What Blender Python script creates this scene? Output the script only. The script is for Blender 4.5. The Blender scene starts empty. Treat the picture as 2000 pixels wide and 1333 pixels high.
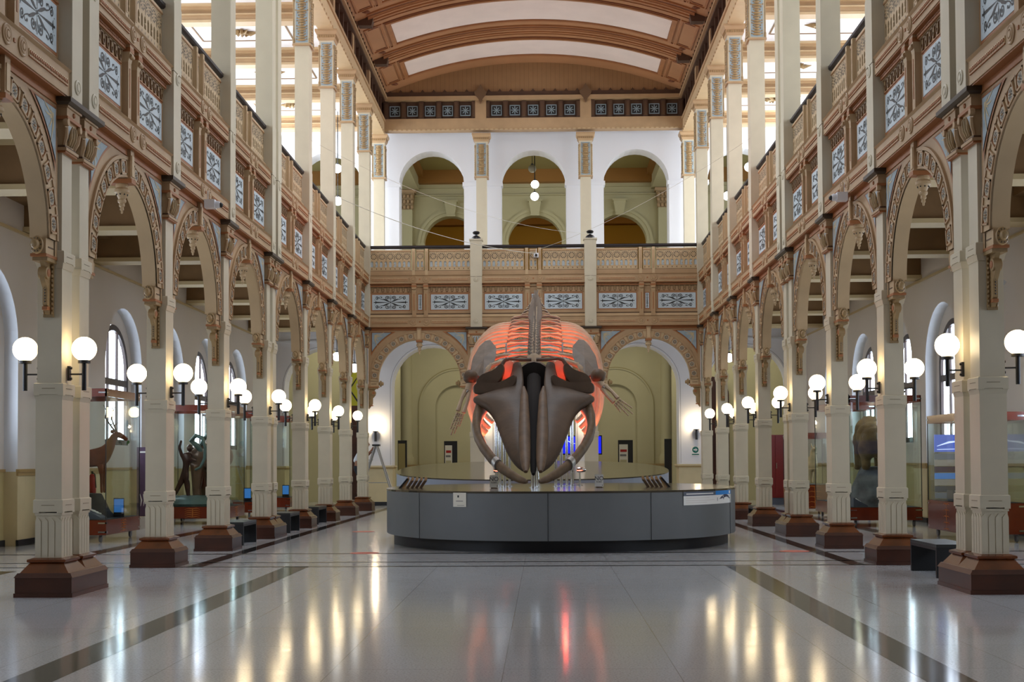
import bpy, bmesh, math, random
from math import sin, cos, pi, radians, sqrt, atan2
from mathutils import Matrix, Vector
random.seed(7)
C = bpy.context.scene
COL = C.collection

# ------------------------------------------------------------------ camera
F_PX, YAW, PITCH, ROLL, SHIFT = 2664.8, .0233, .03, .0054, 155.4
cam_d = bpy.data.cameras.new('camera'); cam = bpy.data.objects.new('camera', cam_d); COL.objects.link(cam)
cam_d.sensor_fit = 'HORIZONTAL'; cam_d.sensor_width = 36.0
cam_d.lens = F_PX / 2000 * 36.0
cam_d.shift_y = SHIFT / 2000; cam_d.clip_start = .1; cam_d.clip_end = 300
cam.matrix_world = (Matrix.Translation((.3185, 0, 1.6)) @ Matrix.Rotation(YAW, 4, 'Z')
                    @ Matrix.Rotation(PITCH, 4, 'X') @ Matrix.Rotation(pi/2, 4, 'X') @ Matrix.Rotation(-ROLL, 4, 'Z'))
C.camera = cam

# ------------------------------------------------------------------ view, world
C.view_settings.view_transform = 'Standard'; C.view_settings.look = 'None'
C.view_settings.gamma = 1; C.view_settings.exposure = 0.2; C.view_settings.use_curve_mapping = False
cy = C.cycles
cy.max_bounces = 7; cy.diffuse_bounces = 4; cy.glossy_bounces = 3; cy.transmission_bounces = 6
cy.transparent_max_bounces = 24; cy.caustics_reflective = False; cy.caustics_refractive = False
cy.sample_clamp_indirect = 4.0; cy.use_denoising = True
W = bpy.data.worlds.new('world'); C.world = W; W.use_nodes = True
W.node_tree.nodes['Background'].inputs[0].default_value = (.80, .88, 1, 1)
W.node_tree.nodes['Background'].inputs[1].default_value = 1.6

def area(name, loc, aim, sx, sy, power, col=(1, 1, 1)):
    d = bpy.data.lights.new(name, 'AREA'); d.shape = 'RECTANGLE'; d.size = sx; d.size_y = sy
    d.energy = power; d.color = col
    o = bpy.data.objects.new(name, d); COL.objects.link(o); o.location = loc
    o.rotation_euler = (Vector(aim) - Vector(loc)).to_track_quat('-Z', 'Y').to_euler()
    return o
DAY = (.86, .93, 1)
for s in (-1, 1):   # daylight that falls through the tall gallery windows, both sides
    area('daylight_gallery', (s*11.15, 35, 11.1), (0, 35, 10.5), 27, 4.2, 1900, DAY)
area('added_vault_light', (0, 31, 16.3), (0, 31, 0), 2.8, 12, 620, DAY)  # lamp in an unseen opening, both added to light the nave from above
for s in (-1, 1):
    area('daylight_cross_gallery', (s*10.9, 47.6, 11.5), (0, 47.6, 11.0), 3, 4, 400, DAY)
for s in (-1, 1):   # red and amber show lights: on the platform in front of the ribs, and inside the rib cage
    def show(nm, loc, d, sx, sy, e, c, sp):
        o = area(nm, (.12+s*loc[0], loc[1], loc[2]), (0, 0, 0), sx, sy, e, c); o.rotation_euler = Vector((s*d[0], d[1], d[2])).to_track_quat('-Z', 'Y').to_euler(); o.data.spread = radians(sp)
    show('red_show_light', (1.05, 28.75, 1.25), (.05, .62, 1), .9, .25, 15, (1, .11, .05), 75)
    show('amber_show_light', (1.25, 30.4, 1.25), (.08, .45, 1), .7, .5, 16, (1, .27, .12), 75)
    show('red_show_light', (.35, 30.2, 2.9), (.15, .35, 1), .4, .6, 18, (1, .10, .05), 110)
    show('red_show_light', (.35, 32.6, 3.4), (.2, .3, 1), .4, 1.2, 16, (1, .14, .06), 110)
    show('red_show_light', (.52, 27.95, 3.28), (.0, .45, .35), .12, .12, 2.2, (1, .07, .03), 140)
    show('red_show_light', (.55, 28.9, 2.3), (.45, -1.3, .4), .2, .2, 9, (1, .10, .05), 100)

# ------------------------------------------------------------------ materials
MATS = {}
def lin(c):
    return tuple((v/255/12.92 if v/255 <= .04045 else ((v/255+.055)/1.055)**2.4) for v in c) + (1,)
def mat(name, rgb, rough=.6, metal=0, spec=.5, noise=0, nscale=3, emit=None, estr=0, bump=0, bscale=40, alpha=None, coat=0, trans=0):
    m = bpy.data.materials.new(name); m.use_nodes = True; nt = m.node_tree; b = nt.nodes['Principled BSDF']
    c = lin(rgb); b.inputs['Base Color'].default_value = c; b.inputs['Roughness'].default_value = rough
    b.inputs['Metallic'].default_value = metal; b.inputs['Specular IOR Level'].default_value = spec
    if coat: b.inputs['Coat Weight'].default_value = coat; b.inputs['Coat Roughness'].default_value = .12
    if trans: b.inputs['Transmission Weight'].default_value = trans
    tc = nt.nodes.new('ShaderNodeTexCoord')
    if noise:
        n = nt.nodes.new('ShaderNodeTexNoise'); n.inputs['Scale'].default_value = nscale; n.inputs['Detail'].default_value = 5
        r = nt.nodes.new('ShaderNodeValToRGB')
        r.color_ramp.elements[0].position = .3; r.color_ramp.elements[1].position = .7
        r.color_ramp.elements[0].color = tuple(v*(1-noise) for v in c[:3]) + (1,)
        r.color_ramp.elements[1].color = tuple(min(1, v*(1+noise)) for v in c[:3]) + (1,)
        nt.links.new(tc.outputs['Object'], n.inputs['Vector']); nt.links.new(n.outputs['Fac'], r.inputs['Fac'])
        nt.links.new(r.outputs['Color'], b.inputs['Base Color'])
    if bump:
        n2 = nt.nodes.new('ShaderNodeTexNoise'); n2.inputs['Scale'].default_value = bscale
        bp = nt.nodes.new('ShaderNodeBump'); bp.inputs['Strength'].default_value = bump; bp.inputs['Distance'].default_value = .01
        nt.links.new(tc.outputs['Object'], n2.inputs['Vector']); nt.links.new(n2.outputs['Fac'], bp.inputs['Height'])
        nt.links.new(bp.outputs['Normal'], b.inputs['Normal'])
    if emit:
        b.inputs['Emission Color'].default_value = lin(emit); b.inputs['Emission Strength'].default_value = estr
    MATS[name] = m
    return m
mat('cream', (200, 190, 166), .45, noise=.05, nscale=2)
mat('tan', (174, 143, 106), .5, noise=.07, nscale=3)
mat('tan_light', (192, 165, 127), .5, noise=.05)
mat('tan_dark', (128, 98, 66), .5)
mat('orange_trim', (158, 100, 56), .5)
mat('brown_shadow_line', (84, 58, 36), .6)
mat('panel_blue', (190, 203, 210), .5, noise=.04)
mat('ornament_blue', (148, 164, 172), .55, noise=.1, nscale=8)
mat('iron_black', (18, 20, 22), .45)
mat('gold_relief', (150, 124, 84), .5, noise=.2, nscale=14)
mat('wood_plinth', (66, 30, 12), .34, noise=.3, nscale=2.5, coat=.25)
mat('wood_trim', (102, 52, 20), .24, noise=.3, nscale=3, coat=.5)
mat('dark_rail', (30, 20, 20), .5)
mat('dark_cap', (58, 45, 32), .5)
mat('lamp_black', (20, 22, 28), .4)
mat('white_wall', (226, 227, 232), .7)
mat('grey_wall', (212, 206, 200), .7, noise=.03, nscale=.6)
mat('dado', (206, 190, 150), .6, noise=.04)
mat('dado_trim', (170, 142, 92), .5)
mat('black_base', (30, 32, 38), .5)
mat('olive_wall', (186, 178, 140), .7, noise=.04, nscale=1)
mat('olive_dark', (150, 138, 88), .7)
mat('ochre', (176, 136, 46), .7)
mat('window_wood', (46, 25, 16), .4, noise=.3)
mat('reveal_white', (222, 226, 232), .6)
mat('beam_brown', (128, 98, 62), .6, noise=.08)
mat('beam_light', (196, 176, 134), .55)
mat('ceiling_cream', (214, 206, 192), .7, noise=.04)
mat('ceiling_white', (232, 230, 232), .65, noise=.03, nscale=2)
mat('vault_brown', (168, 120, 82), .6, noise=.06, nscale=1.2)
mat('vault_rib', (156, 104, 64), .55, noise=.08)
mat('vault_line', (112, 62, 34), .6)
mat('vault_white', (230, 214, 206), .6, noise=.04, nscale=1.5)
mat('cornice_dark', (78, 52, 34), .6, noise=.15)
mat('square_blue', (150, 170, 180), .5)
mat('platform_grey', (104, 108, 110), .45, noise=.03)
mat('platform_top', (62, 56, 48), .16, coat=.5)
mat('platform_side', (150, 160, 178), .4)
mat('skirt', (18, 20, 26), .4, noise=.2)
mat('bone_dark', (80, 62, 46), .6, noise=.22, nscale=3.0, bump=.5, bscale=9)
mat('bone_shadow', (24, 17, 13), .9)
mat('bone', (196, 176, 150), .6, noise=.14, nscale=5, bump=.3, bscale=14)
mat('bone_grey', (116, 104, 92), .6, noise=.18, nscale=5, bump=.3, bscale=14)
mat('chrome', (214, 218, 222), .12, metal=1)
mat('steel', (176, 178, 180), .35, metal=.7)
mat('case_red', (112, 42, 18), .22, noise=.15, coat=.5)
mat('case_motif', (196, 112, 30), .4)
mat('castor', (120, 122, 124), .4)
mat('bench_black', (22, 23, 26), .45)
mat('bench_top', (44, 46, 46), .3)
mat('white_sign', (236, 236, 232), .5)
mat('paper', (222, 218, 204), .6)
mat('green_sign', (12, 108, 92), .5)
mat('sign_blue', (20, 130, 210), .5)
mat('sign_slate', (84, 92, 108), .5)
mat('whale_ink', (58, 56, 76), .6)
mat('red_paint', (166, 24, 18), .35)
mat('dark_red_door', (120, 16, 12), .4)
mat('door_wood', (60, 26, 14), .45, noise=.3)
mat('purple_banner', (88, 66, 92), .6)
mat('beige_wood', (206, 170, 126), .5)
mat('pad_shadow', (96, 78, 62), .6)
mat('fur_deer', (112, 60, 30), .85, noise=.25, nscale=4, bump=.5, bscale=60)
mat('antler', (92, 78, 60), .6)
mat('green_leaf', (60, 96, 34), .6)
mat('fur_bear', (108, 88, 56), .9, noise=.35, nscale=5, bump=.8, bscale=50)
mat('fur_guanaco', (206, 180, 140), .9, noise=.2, nscale=4, bump=.5, bscale=60)
mat('rock', (104, 108, 112), .85, noise=.45, nscale=3, bump=1, bscale=8)
mat('dark_mount', (30, 28, 24), .7)
mat('bronze', (74, 48, 36), .35, metal=.4, noise=.25, nscale=4)
mat('bronze_green', (84, 104, 98), .45, metal=.2, noise=.3, nscale=3)
mat('screen_blue', (40, 90, 150), .3, emit=(60, 120, 190), estr=.5)
mat('tv_blue', (10, 20, 200), .3, emit=(12, 24, 210), estr=1.3)
mat('screen_mural', (70, 100, 190), .3, emit=(80, 105, 200), estr=.6)
mat('screen_light', (210, 225, 255), .3, emit=(210, 225, 255), estr=1.0)
mat('case_lamp', (255, 250, 240), .3, emit=(255, 246, 225), estr=30)
mat('globe', (255, 250, 235), .3, emit=(255, 228, 180), estr=7.5)
mat('globe_cool', (255, 255, 255), .3, emit=(250, 252, 255), estr=4)
mat('globe_off', (150, 146, 128), .3)
mat('shirt_white', (226, 226, 230), .8)
mat('trousers_dark', (34, 36, 46), .8, noise=.3, nscale=12)
mat('skin', (150, 100, 74), .6)
mat('hair_dark', (30, 22, 18), .7)
mat('camera_white', (226, 228, 234), .4)
mat('sticker_red', (196, 96, 84), .4)
mat('wire', (190, 186, 170), .5)
mat('yellow_banner', (196, 190, 40), .6)
mat('floodlight', (18, 20, 26), .3)
mat('daylit_glass', (235, 243, 250), .3, emit=(222, 236, 255), estr=6.5)
mat('floor_dark', (46, 43, 40), .1, noise=.15, nscale=12, spec=.22)
mat('floor_line', (14, 13, 12), .3, spec=.2)

def glass():
    m = bpy.data.materials.new('case_glass'); m.use_nodes = True; nt = m.node_tree; nt.nodes.clear()
    o = nt.nodes.new('ShaderNodeOutputMaterial'); t = nt.nodes.new('ShaderNodeBsdfTransparent'); g = nt.nodes.new('ShaderNodeBsdfGlossy')
    fr = nt.nodes.new('ShaderNodeFresnel'); fr.inputs[0].default_value = 1.5; mx = nt.nodes.new('ShaderNodeMixShader')
    t.inputs[0].default_value = (.95, .98, .965, 1); g.inputs['Roughness'].default_value = .02
    ge = nt.nodes.new('ShaderNodeNewGeometry'); iv = nt.nodes.new('ShaderNodeMath'); iv.operation = 'SUBTRACT'; iv.inputs[0].default_value = 1; nt.links.new(ge.outputs['Backfacing'], iv.inputs[1])
    ml = nt.nodes.new('ShaderNodeMath'); ml.operation = 'MULTIPLY'; nt.links.new(fr.outputs[0], ml.inputs[0]); nt.links.new(iv.outputs[0], ml.inputs[1]); nt.links.new(ml.outputs[0], mx.inputs[0]); nt.links.new(t.outputs[0], mx.inputs[1]); nt.links.new(g.outputs[0], mx.inputs[2]); nt.links.new(mx.outputs[0], o.inputs[0])
    MATS['case_glass'] = m
glass()
def floor_mat():
    m = bpy.data.materials.new('terrazzo'); m.use_nodes = True; nt = m.node_tree; b = nt.nodes['Principled BSDF']; L = nt.links.new
    tc = nt.nodes.new('ShaderNodeTexCoord')
    def noise(s, d=3):
        n = nt.nodes.new('ShaderNodeTexNoise'); n.inputs['Scale'].default_value = s; n.inputs['Detail'].default_value = d; L(tc.outputs['Object'], n.inputs['Vector']); return n
    n1 = noise(55, 2); r1 = nt.nodes.new('ShaderNodeValToRGB')
    r1.color_ramp.elements[0].position = .34; r1.color_ramp.elements[0].color = lin((184, 185, 186))
    r1.color_ramp.elements[1].position = .52; r1.color_ramp.elements[1].color = lin((208, 211, 214))
    L(n1.outputs['Fac'], r1.inputs['Fac'])
    n2 = noise(.35, 4); r2 = nt.nodes.new('ShaderNodeValToRGB')
    r2.color_ramp.elements[0].color = (.8, .79, .78, 1); r2.color_ramp.elements[1].color = (1, 1, 1, 1)
    L(n2.outputs['Fac'], r2.inputs['Fac'])
    mx = nt.nodes.new('ShaderNodeMixRGB'); mx.blend_type = 'MULTIPLY'; mx.inputs[0].default_value = 1
    L(r1.outputs[0], mx.inputs[1]); L(r2.outputs[0], mx.inputs[2])
    br = nt.nodes.new('ShaderNodeTexBrick'); br.offset = 0; br.inputs['Scale'].default_value = 1
    br.inputs['Brick Width'].default_value = 1.32; br.inputs['Row Height'].default_value = 1.32; br.inputs['Mortar Size'].default_value = .004
    br.inputs['Color1'].default_value = br.inputs['Color2'].default_value = (1, 1, 1, 1); br.inputs['Mortar'].default_value = (.6, .58, .56, 1)
    L(tc.outputs['Object'], br.inputs['Vector'])
    m2 = nt.nodes.new('ShaderNodeMixRGB'); m2.blend_type = 'MULTIPLY'; m2.inputs[0].default_value = 1
    L(mx.outputs[0], m2.inputs[1]); L(br.outputs['Color'], m2.inputs[2]); L(m2.outputs[0], b.inputs['Base Color'])
    n3 = noise(5, 3); mp = nt.nodes.new('ShaderNodeMapRange'); mp.inputs['To Min'].default_value = .07; mp.inputs['To Max'].default_value = .15
    L(n3.outputs['Fac'], mp.inputs['Value']); L(mp.outputs[0], b.inputs['Roughness'])
    n4 = noise(2.2, 2); bp = nt.nodes.new('ShaderNodeBump'); bp.inputs['Strength'].default_value = .02; bp.inputs['Distance'].default_value = .02
    L(n4.outputs['Fac'], bp.inputs['Height']); L(bp.outputs[0], b.inputs['Normal'])
    b.inputs['Specular IOR Level'].default_value = .6
    MATS['terrazzo'] = m
floor_mat()
def planks(name, rgb, gap, w, axis=0):
    m = mat(name, rgb, .6, noise=.05); nt = m.node_tree; b = nt.nodes['Principled BSDF']
    tc = nt.nodes.new('ShaderNodeTexCoord'); sp = nt.nodes.new('ShaderNodeSeparateXYZ'); nt.links.new(tc.outputs['Object'], sp.inputs[0])
    a = nt.nodes.new('ShaderNodeMath'); a.operation = 'DIVIDE'; a.inputs[1].default_value = w; nt.links.new(sp.outputs[axis], a.inputs[0])
    f = nt.nodes.new('ShaderNodeMath'); f.operation = 'FRACT'; nt.links.new(a.outputs[0], f.inputs[0])
    l = nt.nodes.new('ShaderNodeMath'); l.operation = 'LESS_THAN'; l.inputs[1].default_value = .06; nt.links.new(f.outputs[0], l.inputs[0])
    src = b.inputs['Base Color'].links[0].from_socket; mx = nt.nodes.new('ShaderNodeMixRGB'); mx.inputs[2].default_value = lin(gap)
    nt.links.new(l.outputs[0], mx.inputs[0]); nt.links.new(src, mx.inputs[1]); nt.links.new(mx.outputs[0], b.inputs['Base Color'])
planks('board_brown', (150, 114, 76), (120, 88, 56), .16, 0)

# ------------------------------------------------------------------ mesh builder
class MB:
    def __init__(s): s.v = []; s.f = []; s.m = []; s.names = []
    def mi(s, name):
        if name not in s.names: s.names.append(name)
        return s.names.index(name)
    def add(s, vs, fs, m):
        o = len(s.v); s.v += [tuple(p) for p in vs]; k = s.mi(m)
        for f in fs: s.f.append(tuple(i+o for i in f)); s.m.append(k)
    def box(s, x0, x1, y0, y1, z0, z1, m):
        s.add([(x0, y0, z0), (x1, y0, z0), (x1, y1, z0), (x0, y1, z0), (x0, y0, z1), (x1, y0, z1), (x1, y1, z1), (x0, y1, z1)],
              [(3, 2, 1, 0), (4, 5, 6, 7), (0, 1, 5, 4), (1, 2, 6, 5), (2, 3, 7, 6), (3, 0, 4, 7)], m); return s
    def frust(s, a, b, z0, z1, m):   # a, b = (x0,x1,y0,y1) at the bottom and at the top
        s.add([(a[0], a[2], z0), (a[1], a[2], z0), (a[1], a[3], z0), (a[0], a[3], z0), (b[0], b[2], z1), (b[1], b[2], z1), (b[1], b[3], z1), (b[0], b[3], z1)],
              [(3, 2, 1, 0), (4, 5, 6, 7), (0, 1, 5, 4), (1, 2, 6, 5), (2, 3, 7, 6), (3, 0, 4, 7)], m); return s
    def prism(s, poly, a0, a1, m, axis='y'):   # poly in the two other axes; y: (x,z); x: (y,z); z: (x,y)
        n = len(poly)
        def P(p, a): return (p[0], a, p[1]) if axis == 'y' else ((a, p[0], p[1]) if axis == 'x' else (p[0], p[1], a))
        s.add([P(p, a0) for p in poly] + [P(p, a1) for p in poly],
              [tuple(range(n)), tuple(range(2*n-1, n-1, -1))] + [(i, i+n, (i+1) % n + n, (i+1) % n) for i in range(n)], m); return s
    def flat(s, poly, y, m):         # a flat face in the xz plane, facing -y
        s.add([(p[0], y, p[1]) for p in poly], [tuple(range(len(poly)))], m); return s
    def ribbon(s, pts, ws, y, m):    # a flat tapered stroke in the xz plane
        vs = []
        for i, (x, z) in enumerate(pts):
            a = pts[max(i-1, 0)]; b = pts[min(i+1, len(pts)-1)]; dx, dz = b[0]-a[0], b[1]-a[1]; l = math.hypot(dx, dz) or 1
            w = ws[i] if hasattr(ws, '__len__') else ws
            vs += [(x-dz/l*w/2, y, z+dx/l*w/2), (x+dz/l*w/2, y, z-dx/l*w/2)]
        s.add(vs, [(2*i, 2*i+1, 2*i+3, 2*i+2) for i in range(len(pts)-1)], m); return s
    def disc(s, x, z, r, y, m, n=10): return s.flat([(x+r*cos(2*pi*i/n), z+r*sin(2*pi*i/n)) for i in range(n)], y, m)
    def lathe(s, prof, c, m, n=16, axis='z'):
        vs = []; 
        for r, h in prof:
            for i in range(n):
                a = 2*pi*i/n
                if axis == 'z': vs.append((c[0]+r*cos(a), c[1]+r*sin(a), c[2]+h))
                elif axis == 'y': vs.append((c[0]+r*cos(a), c[1]+h, c[2]+r*sin(a)))
                else: vs.append((c[0]+h, c[1]+r*cos(a), c[2]+r*sin(a)))
        fs = [(j*n+i, j*n+(i+1) % n, (j+1)*n+(i+1) % n, (j+1)*n+i) for j in range(len(prof)-1) for i in range(n)]
        fs += [tuple(range(n-1, -1, -1)), tuple((len(prof)-1)*n+i for i in range(n))]
        s.add(vs, fs, m); return s
    def ball(s, c, r, m, n=16, sq=(1, 1, 1)):
        k = n//2; prof = [(max(1e-4, sin(pi*j/k)), -cos(pi*j/k)) for j in range(k+1)]
        vs = [(c[0]+r*sq[0]*a*cos(2*pi*i/n), c[1]+r*sq[1]*a*sin(2*pi*i/n), c[2]+r*sq[2]*h) for a, h in prof for i in range(n)]
        s.add(vs, [(j*n+i, j*n+(i+1) % n, (j+1)*n+(i+1) % n, (j+1)*n+i) for j in range(k) for i in range(n)], m); return s
    def tube(s, pts, rs, m, n=8, flatten=1.0, up=None):
        pts = [Vector(p) for p in pts]; vs = []; prev = None
        for i, p in enumerate(pts):
            t = (pts[min(i+1, len(pts)-1)] - pts[max(i-1, 0)]).normalized()
            ref = Vector(up) if up else (prev if prev else (Vector((0, 0, 1)) if abs(t.z) < .9 else Vector((1, 0, 0))))
            u = (ref - t*ref.dot(t)); u = u.normalized() if u.length > 1e-6 else t.orthogonal().normalized()
            w = t.cross(u); prev = u; r = rs[i] if hasattr(rs, '__len__') else rs
            for k in range(n):
                a = 2*pi*k/n; vs.append(p + u*cos(a)*r + w*sin(a)*r*flatten)
        fs = [(j*n+i, j*n+(i+1) % n, (j+1)*n+(i+1) % n, (j+1)*n+i) for j in range(len(pts)-1) for i in range(n)]
        fs += [tuple(range(n-1, -1, -1)), tuple((len(pts)-1)*n+i for i in range(n))]
        s.add(vs, fs, m); return s
    def grid(s, rows, m, close=False, flip=False):
        n = len(rows[0]); vs = [p for r in rows for p in r]; fs = []
        for j in range(len(rows)-1):
            for i in range(n if close else n-1):
                q = (j*n+i, j*n+(i+1) % n, (j+1)*n+(i+1) % n, (j+1)*n+i); fs.append(q[::-1] if flip else q)
        s.add(vs, fs, m); return s
    def mesh(s, name, smooth=False, recalc=True):
        me = bpy.data.meshes.new(name); me.from_pydata(s.v, [], s.f)
        for n in s.names: me.materials.append(MATS[n])
        me.polygons.foreach_set('material_index', s.m)
        if recalc:
            bm = bmesh.new(); bm.from_mesh(me); bmesh.ops.recalc_face_normals(bm, faces=bm.faces[:]); bm.to_mesh(me); bm.free()
        if smooth:
            me.polygons.foreach_set('use_smooth', [True]*len(me.polygons))
            try: me.set_sharp_from_angle(angle=radians(38))
            except Exception: pass
        me.update(); return me

def obj(name, me, parent=None, loc=(0, 0, 0), rot=(0, 0, 0), scale=(1, 1, 1)):
    if isinstance(me, MB): me = me.mesh(name)
    o = bpy.data.objects.new(name, me); COL.objects.link(o); o.parent = parent
    o.location = loc; o.rotation_euler = rot; o.scale = scale; return o
def tag(o, label, cat, group=None, kind=None):
    if label: o['label'] = label
    if cat: o['category'] = cat
    if group: o['group'] = group
    if kind: o['kind'] = kind
    return o
def thing(name, label, cat, loc=(0, 0, 0), rz=0, group=None, scale=(1, 1, 1)):
    o = bpy.data.objects.new(name, None); COL.objects.link(o); o.location = loc; o.rotation_euler = (0, 0, rz); o.scale = scale
    o.empty_display_size = .2
    return tag(o, label, cat, group)
def struct(name, me, **k):
    o = obj(name, me, **k); o['kind'] = 'structure'; return o
def subsurf(o, lv=1):
    m = o.modifiers.new('subsurf', 'SUBSURF'); m.levels = m.render_levels = lv
    o.data.polygons.foreach_set('use_smooth', [True]*len(o.data.polygons)); return o

ORD = ['nearest', 'second', 'third', 'fourth', 'fifth', 'sixth', 'seventh', 'eighth']
SIDE = {-1: 'left', 1: 'right'}
FX = 5.42                                  # nave face of the gallery posts
PY = [16.6, 21.2, 25.05, 28.9, 33.5, 37.35, 41.2, 45.12]
DBL = (0, 3); EP = .63
BACKY = 44.95
def place(side, y):                        # frame on a side arcade: local x along it, local y away from the nave
    return (side*FX, y, 0), (pi/2 if side < 0 else -pi/2)

# ------------------------------------------------------------------ pillars
YC = .265
mat('groove', (120, 104, 78), .6)
def bx2(m, cx, hx, hy, z0, z1, mt, yc=YC): m.box(cx-hx, cx+hx, yc-hy, yc+hy, z0, z1, mt)
def plinth_mesh(cs, h):
    a, b = min(cs), max(cs); m = MB(); wy0, wy1 = YC-.355, YC+.355; X0, X1 = a-h-.17, b+h+.17
    m.box(X0+.012, X1-.012, wy0+.012, wy1-.012, .02, .235, 'wood_plinth')
    m.box(X0, X1, wy0, wy1, 0, .05, 'wood_plinth')
    m.frust((X0, X1, wy0, wy1), (X0+.035, X1-.035, wy0+.035, wy1-.035), .235, .29, 'wood_plinth')
    return m
def shoe_mesh(h):
    m = MB(); o = .16; i = .035
    m.frust((-h-o+.03, h+o-.03, YC-.165-o+.03, YC+.165+o-.03), (-h-i-.01, h+i+.01, YC-.165-i-.01, YC+.165+i+.01), .29, .40, 'wood_trim')
    m.frust((-h-i, h+i, YC-.165-i, YC+.165+i), (-h-i-.03, h+i+.03, YC-.2-i, YC+.2+i), .40, .418, 'wood_trim')
    m.box(-h-i-.03, h+i+.03, YC-.2-i, YC+.2+i, .418, .445, 'wood_trim')
    m.frust((-h-i-.03, h+i+.03, YC-.2-i, YC+.2+i), (-h-.01, h+.01, YC-.175, YC+.175), .445, .465, 'wood_trim')
    return m
def flute_mesh(h):
    m = MB(); m.box(-h+.012, h-.012, YC-.153, YC+.153, .46, 1.006, 'cream')
    n = 4; z0, zt, zp = .475, .90, .945
    for k in range(n):      # four pointed reeds on each face
        for (lo, hi, ax) in ((-h, h, 'f'), (YC-.165, YC+.165, 's')):
            w = (hi-lo)/n; c = lo+w*(k+.5); q = w*.43
            poly = [(c-q, z0), (c+q, z0), (c+q, zt), (c, zp), (c-q, zt)]
            if ax == 'f':
                m.prism(poly, YC-.162, YC-.15, 'cream'); m.prism(poly, YC+.15, YC+.162, 'cream')
                m.flat([(c+w*.5-.006, .56), (c+w*.5+.006, .56), (c+w*.5+.006, .86), (c+w*.5-.006, .86)] if k < n-1 else [(h-.02, .56), (h-.014, .56), (h-.014, .86), (h-.02, .86)], YC-.1535, 'groove')
            else:
                m.prism(poly, -h, -h+.014, 'cream', 'x'); m.prism(poly, h-.014, h, 'cream', 'x')
    m.box(-h, h, YC-.165, YC+.165, .46, .476, 'cream'); m.box(-h, h, YC-.165, YC+.165, .975, 1.006, 'cream')
    return m
def band_mesh(h, z0, z1, w=.015):
    m = MB(); hy = .165+w; hx = h+w
    m.box(-hx, hx, YC-hy, YC+hy, z0+.014, z1-.012, 'cream')
    m.frust((-hx, hx, YC-hy, YC+hy), (-h, h, YC-.165, YC+.165), z1-.012, z1, 'cream')
    for sx in (-1, 1):
        for sy in (-1, 1):
            m.box(*sorted((sx*hx, sx*(hx-.07))), *sorted((YC+sy*hy, YC+sy*(hy-.07))), z0, z0+.014, 'cream')
    zc = (z0+z1)/2+.01
    for s in (-1, 1):
        m.box(-h*.55, h*.55, YC+s*hy-.003, YC+s*hy+.003, zc-.003, zc+.003, 'groove')
        m.box(s*hx-.003, s*hx+.003, YC-.08, YC+.08, zc-.003, zc+.003, 'groove')
    return m
def shaft_mesh(h):
    m = MB()
    for z0, z1, w in ((1.15, 2.45, -.004), (2.57, 4.07, -.016), (4.19, 5.42, -.024)):
        m.box(-h-w*1, h+w, YC-.165-w, YC+.165+w, z0, z1, 'cream')
    for z in (2.36, 3.98):
        m.frust((-h+.008, h-.008, YC-.157, YC+.157), (-h-.010, h+.010, YC-.175, YC+.175), z, z+.08, 'cream')
    return m
def capital_mesh(h):
    m = MB(); y0, y1 = YC-.165, YC+.165
    m.box(-h-.03, h+.03, y0-.03, y1+.03, 5.40, 5.425, 'orange_trim'); m.box(-h-.045, h+.045, y0-.045, y1+.045, 5.425, 5.46, 'tan')
    m.box(-h-.02, h+.02, y0-.02, y1+.02, 5.46, 5.49, 'brown_shadow_line')
    m.frust((-h, h, y0, y1), (-h-.03, h+.03, y0-.03, y1+.03), 5.49, 5.80, 'tan_light')
    m.box(-h-.07, h+.07, y0-.07, y1+.07, 5.80, 5.84, 'orange_trim'); m.box(-h-.055, h+.055, y0-.055, y1+.055, 5.84, 5.95, 'tan')
    m.box(-h-.075, h+.075, y0-.075, y1+.075, 5.95, 5.975, 'tan')
    for s in (-1, 1):       # volutes at the corners, acanthus leaves and a small rosette on each face
        for t in (-1, 1):
            m.lathe([(.045, -.03), (.052, 0), (.045, .03)], (s*(h+.045), YC+t*(.165+.045), 5.765), 'tan', 10, 'y')
            m.tube([(s*(h+.0), YC+t*.165, 5.5), (s*(h+.03), YC+t*.20, 5.6), (s*(h+.055), YC+t*.215, 5.7)], [.02, .03, .022], 'tan', 6)
        yf = YC+s*(.165+.02)
        m.flat([(-h*.55, 5.56), (h*.55, 5.56), (h*.62, 5.76), (-h*.62, 5.76)], YC+s*(.165+.028), 'panel_blue')
        for q in (-1, 0, 1):
            m.tube([(q*h*.35, yf, 5.51), (q*h*.45, YC+s*.21, 5.6), (q*h*.5, YC+s*.225, 5.68), (q*h*.3, YC+s*.23, 5.74)], [.014, .024, .018, .01], 'gold_relief', 6)
        m.ball((0, YC+s*(.165+.06), 5.895), .032, 'orange_trim', 10, (1, .6, 1))
        xf = s*(h+.02)
        for q in (-1, 0, 1):
            m.tube([(xf, YC+q*.06, 5.51), (s*(h+.045), YC+q*.08, 5.6), (s*(h+.06), YC+q*.085, 5.68), (s*(h+.065), YC+q*.05, 5.74)], [.014, .024, .018, .01], 'gold_relief', 6)
        m.ball((s*(h+.06), YC, 5.895), .032, 'orange_trim', 10, (.6, 1, 1))
    return m
def abacus_mesh(a, b):
    m = MB(); m.frust((a-.09, b+.09, YC-.255, YC+.255), (a-.13, b+.13, YC-.30, YC+.30), 5.975, 6.0, 'dark_cap')
    m.box(a-.13, b+.13, YC-.30, YC+.30, 6.0, 6.055, 'dark_cap'); return m
PM = {}
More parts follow.
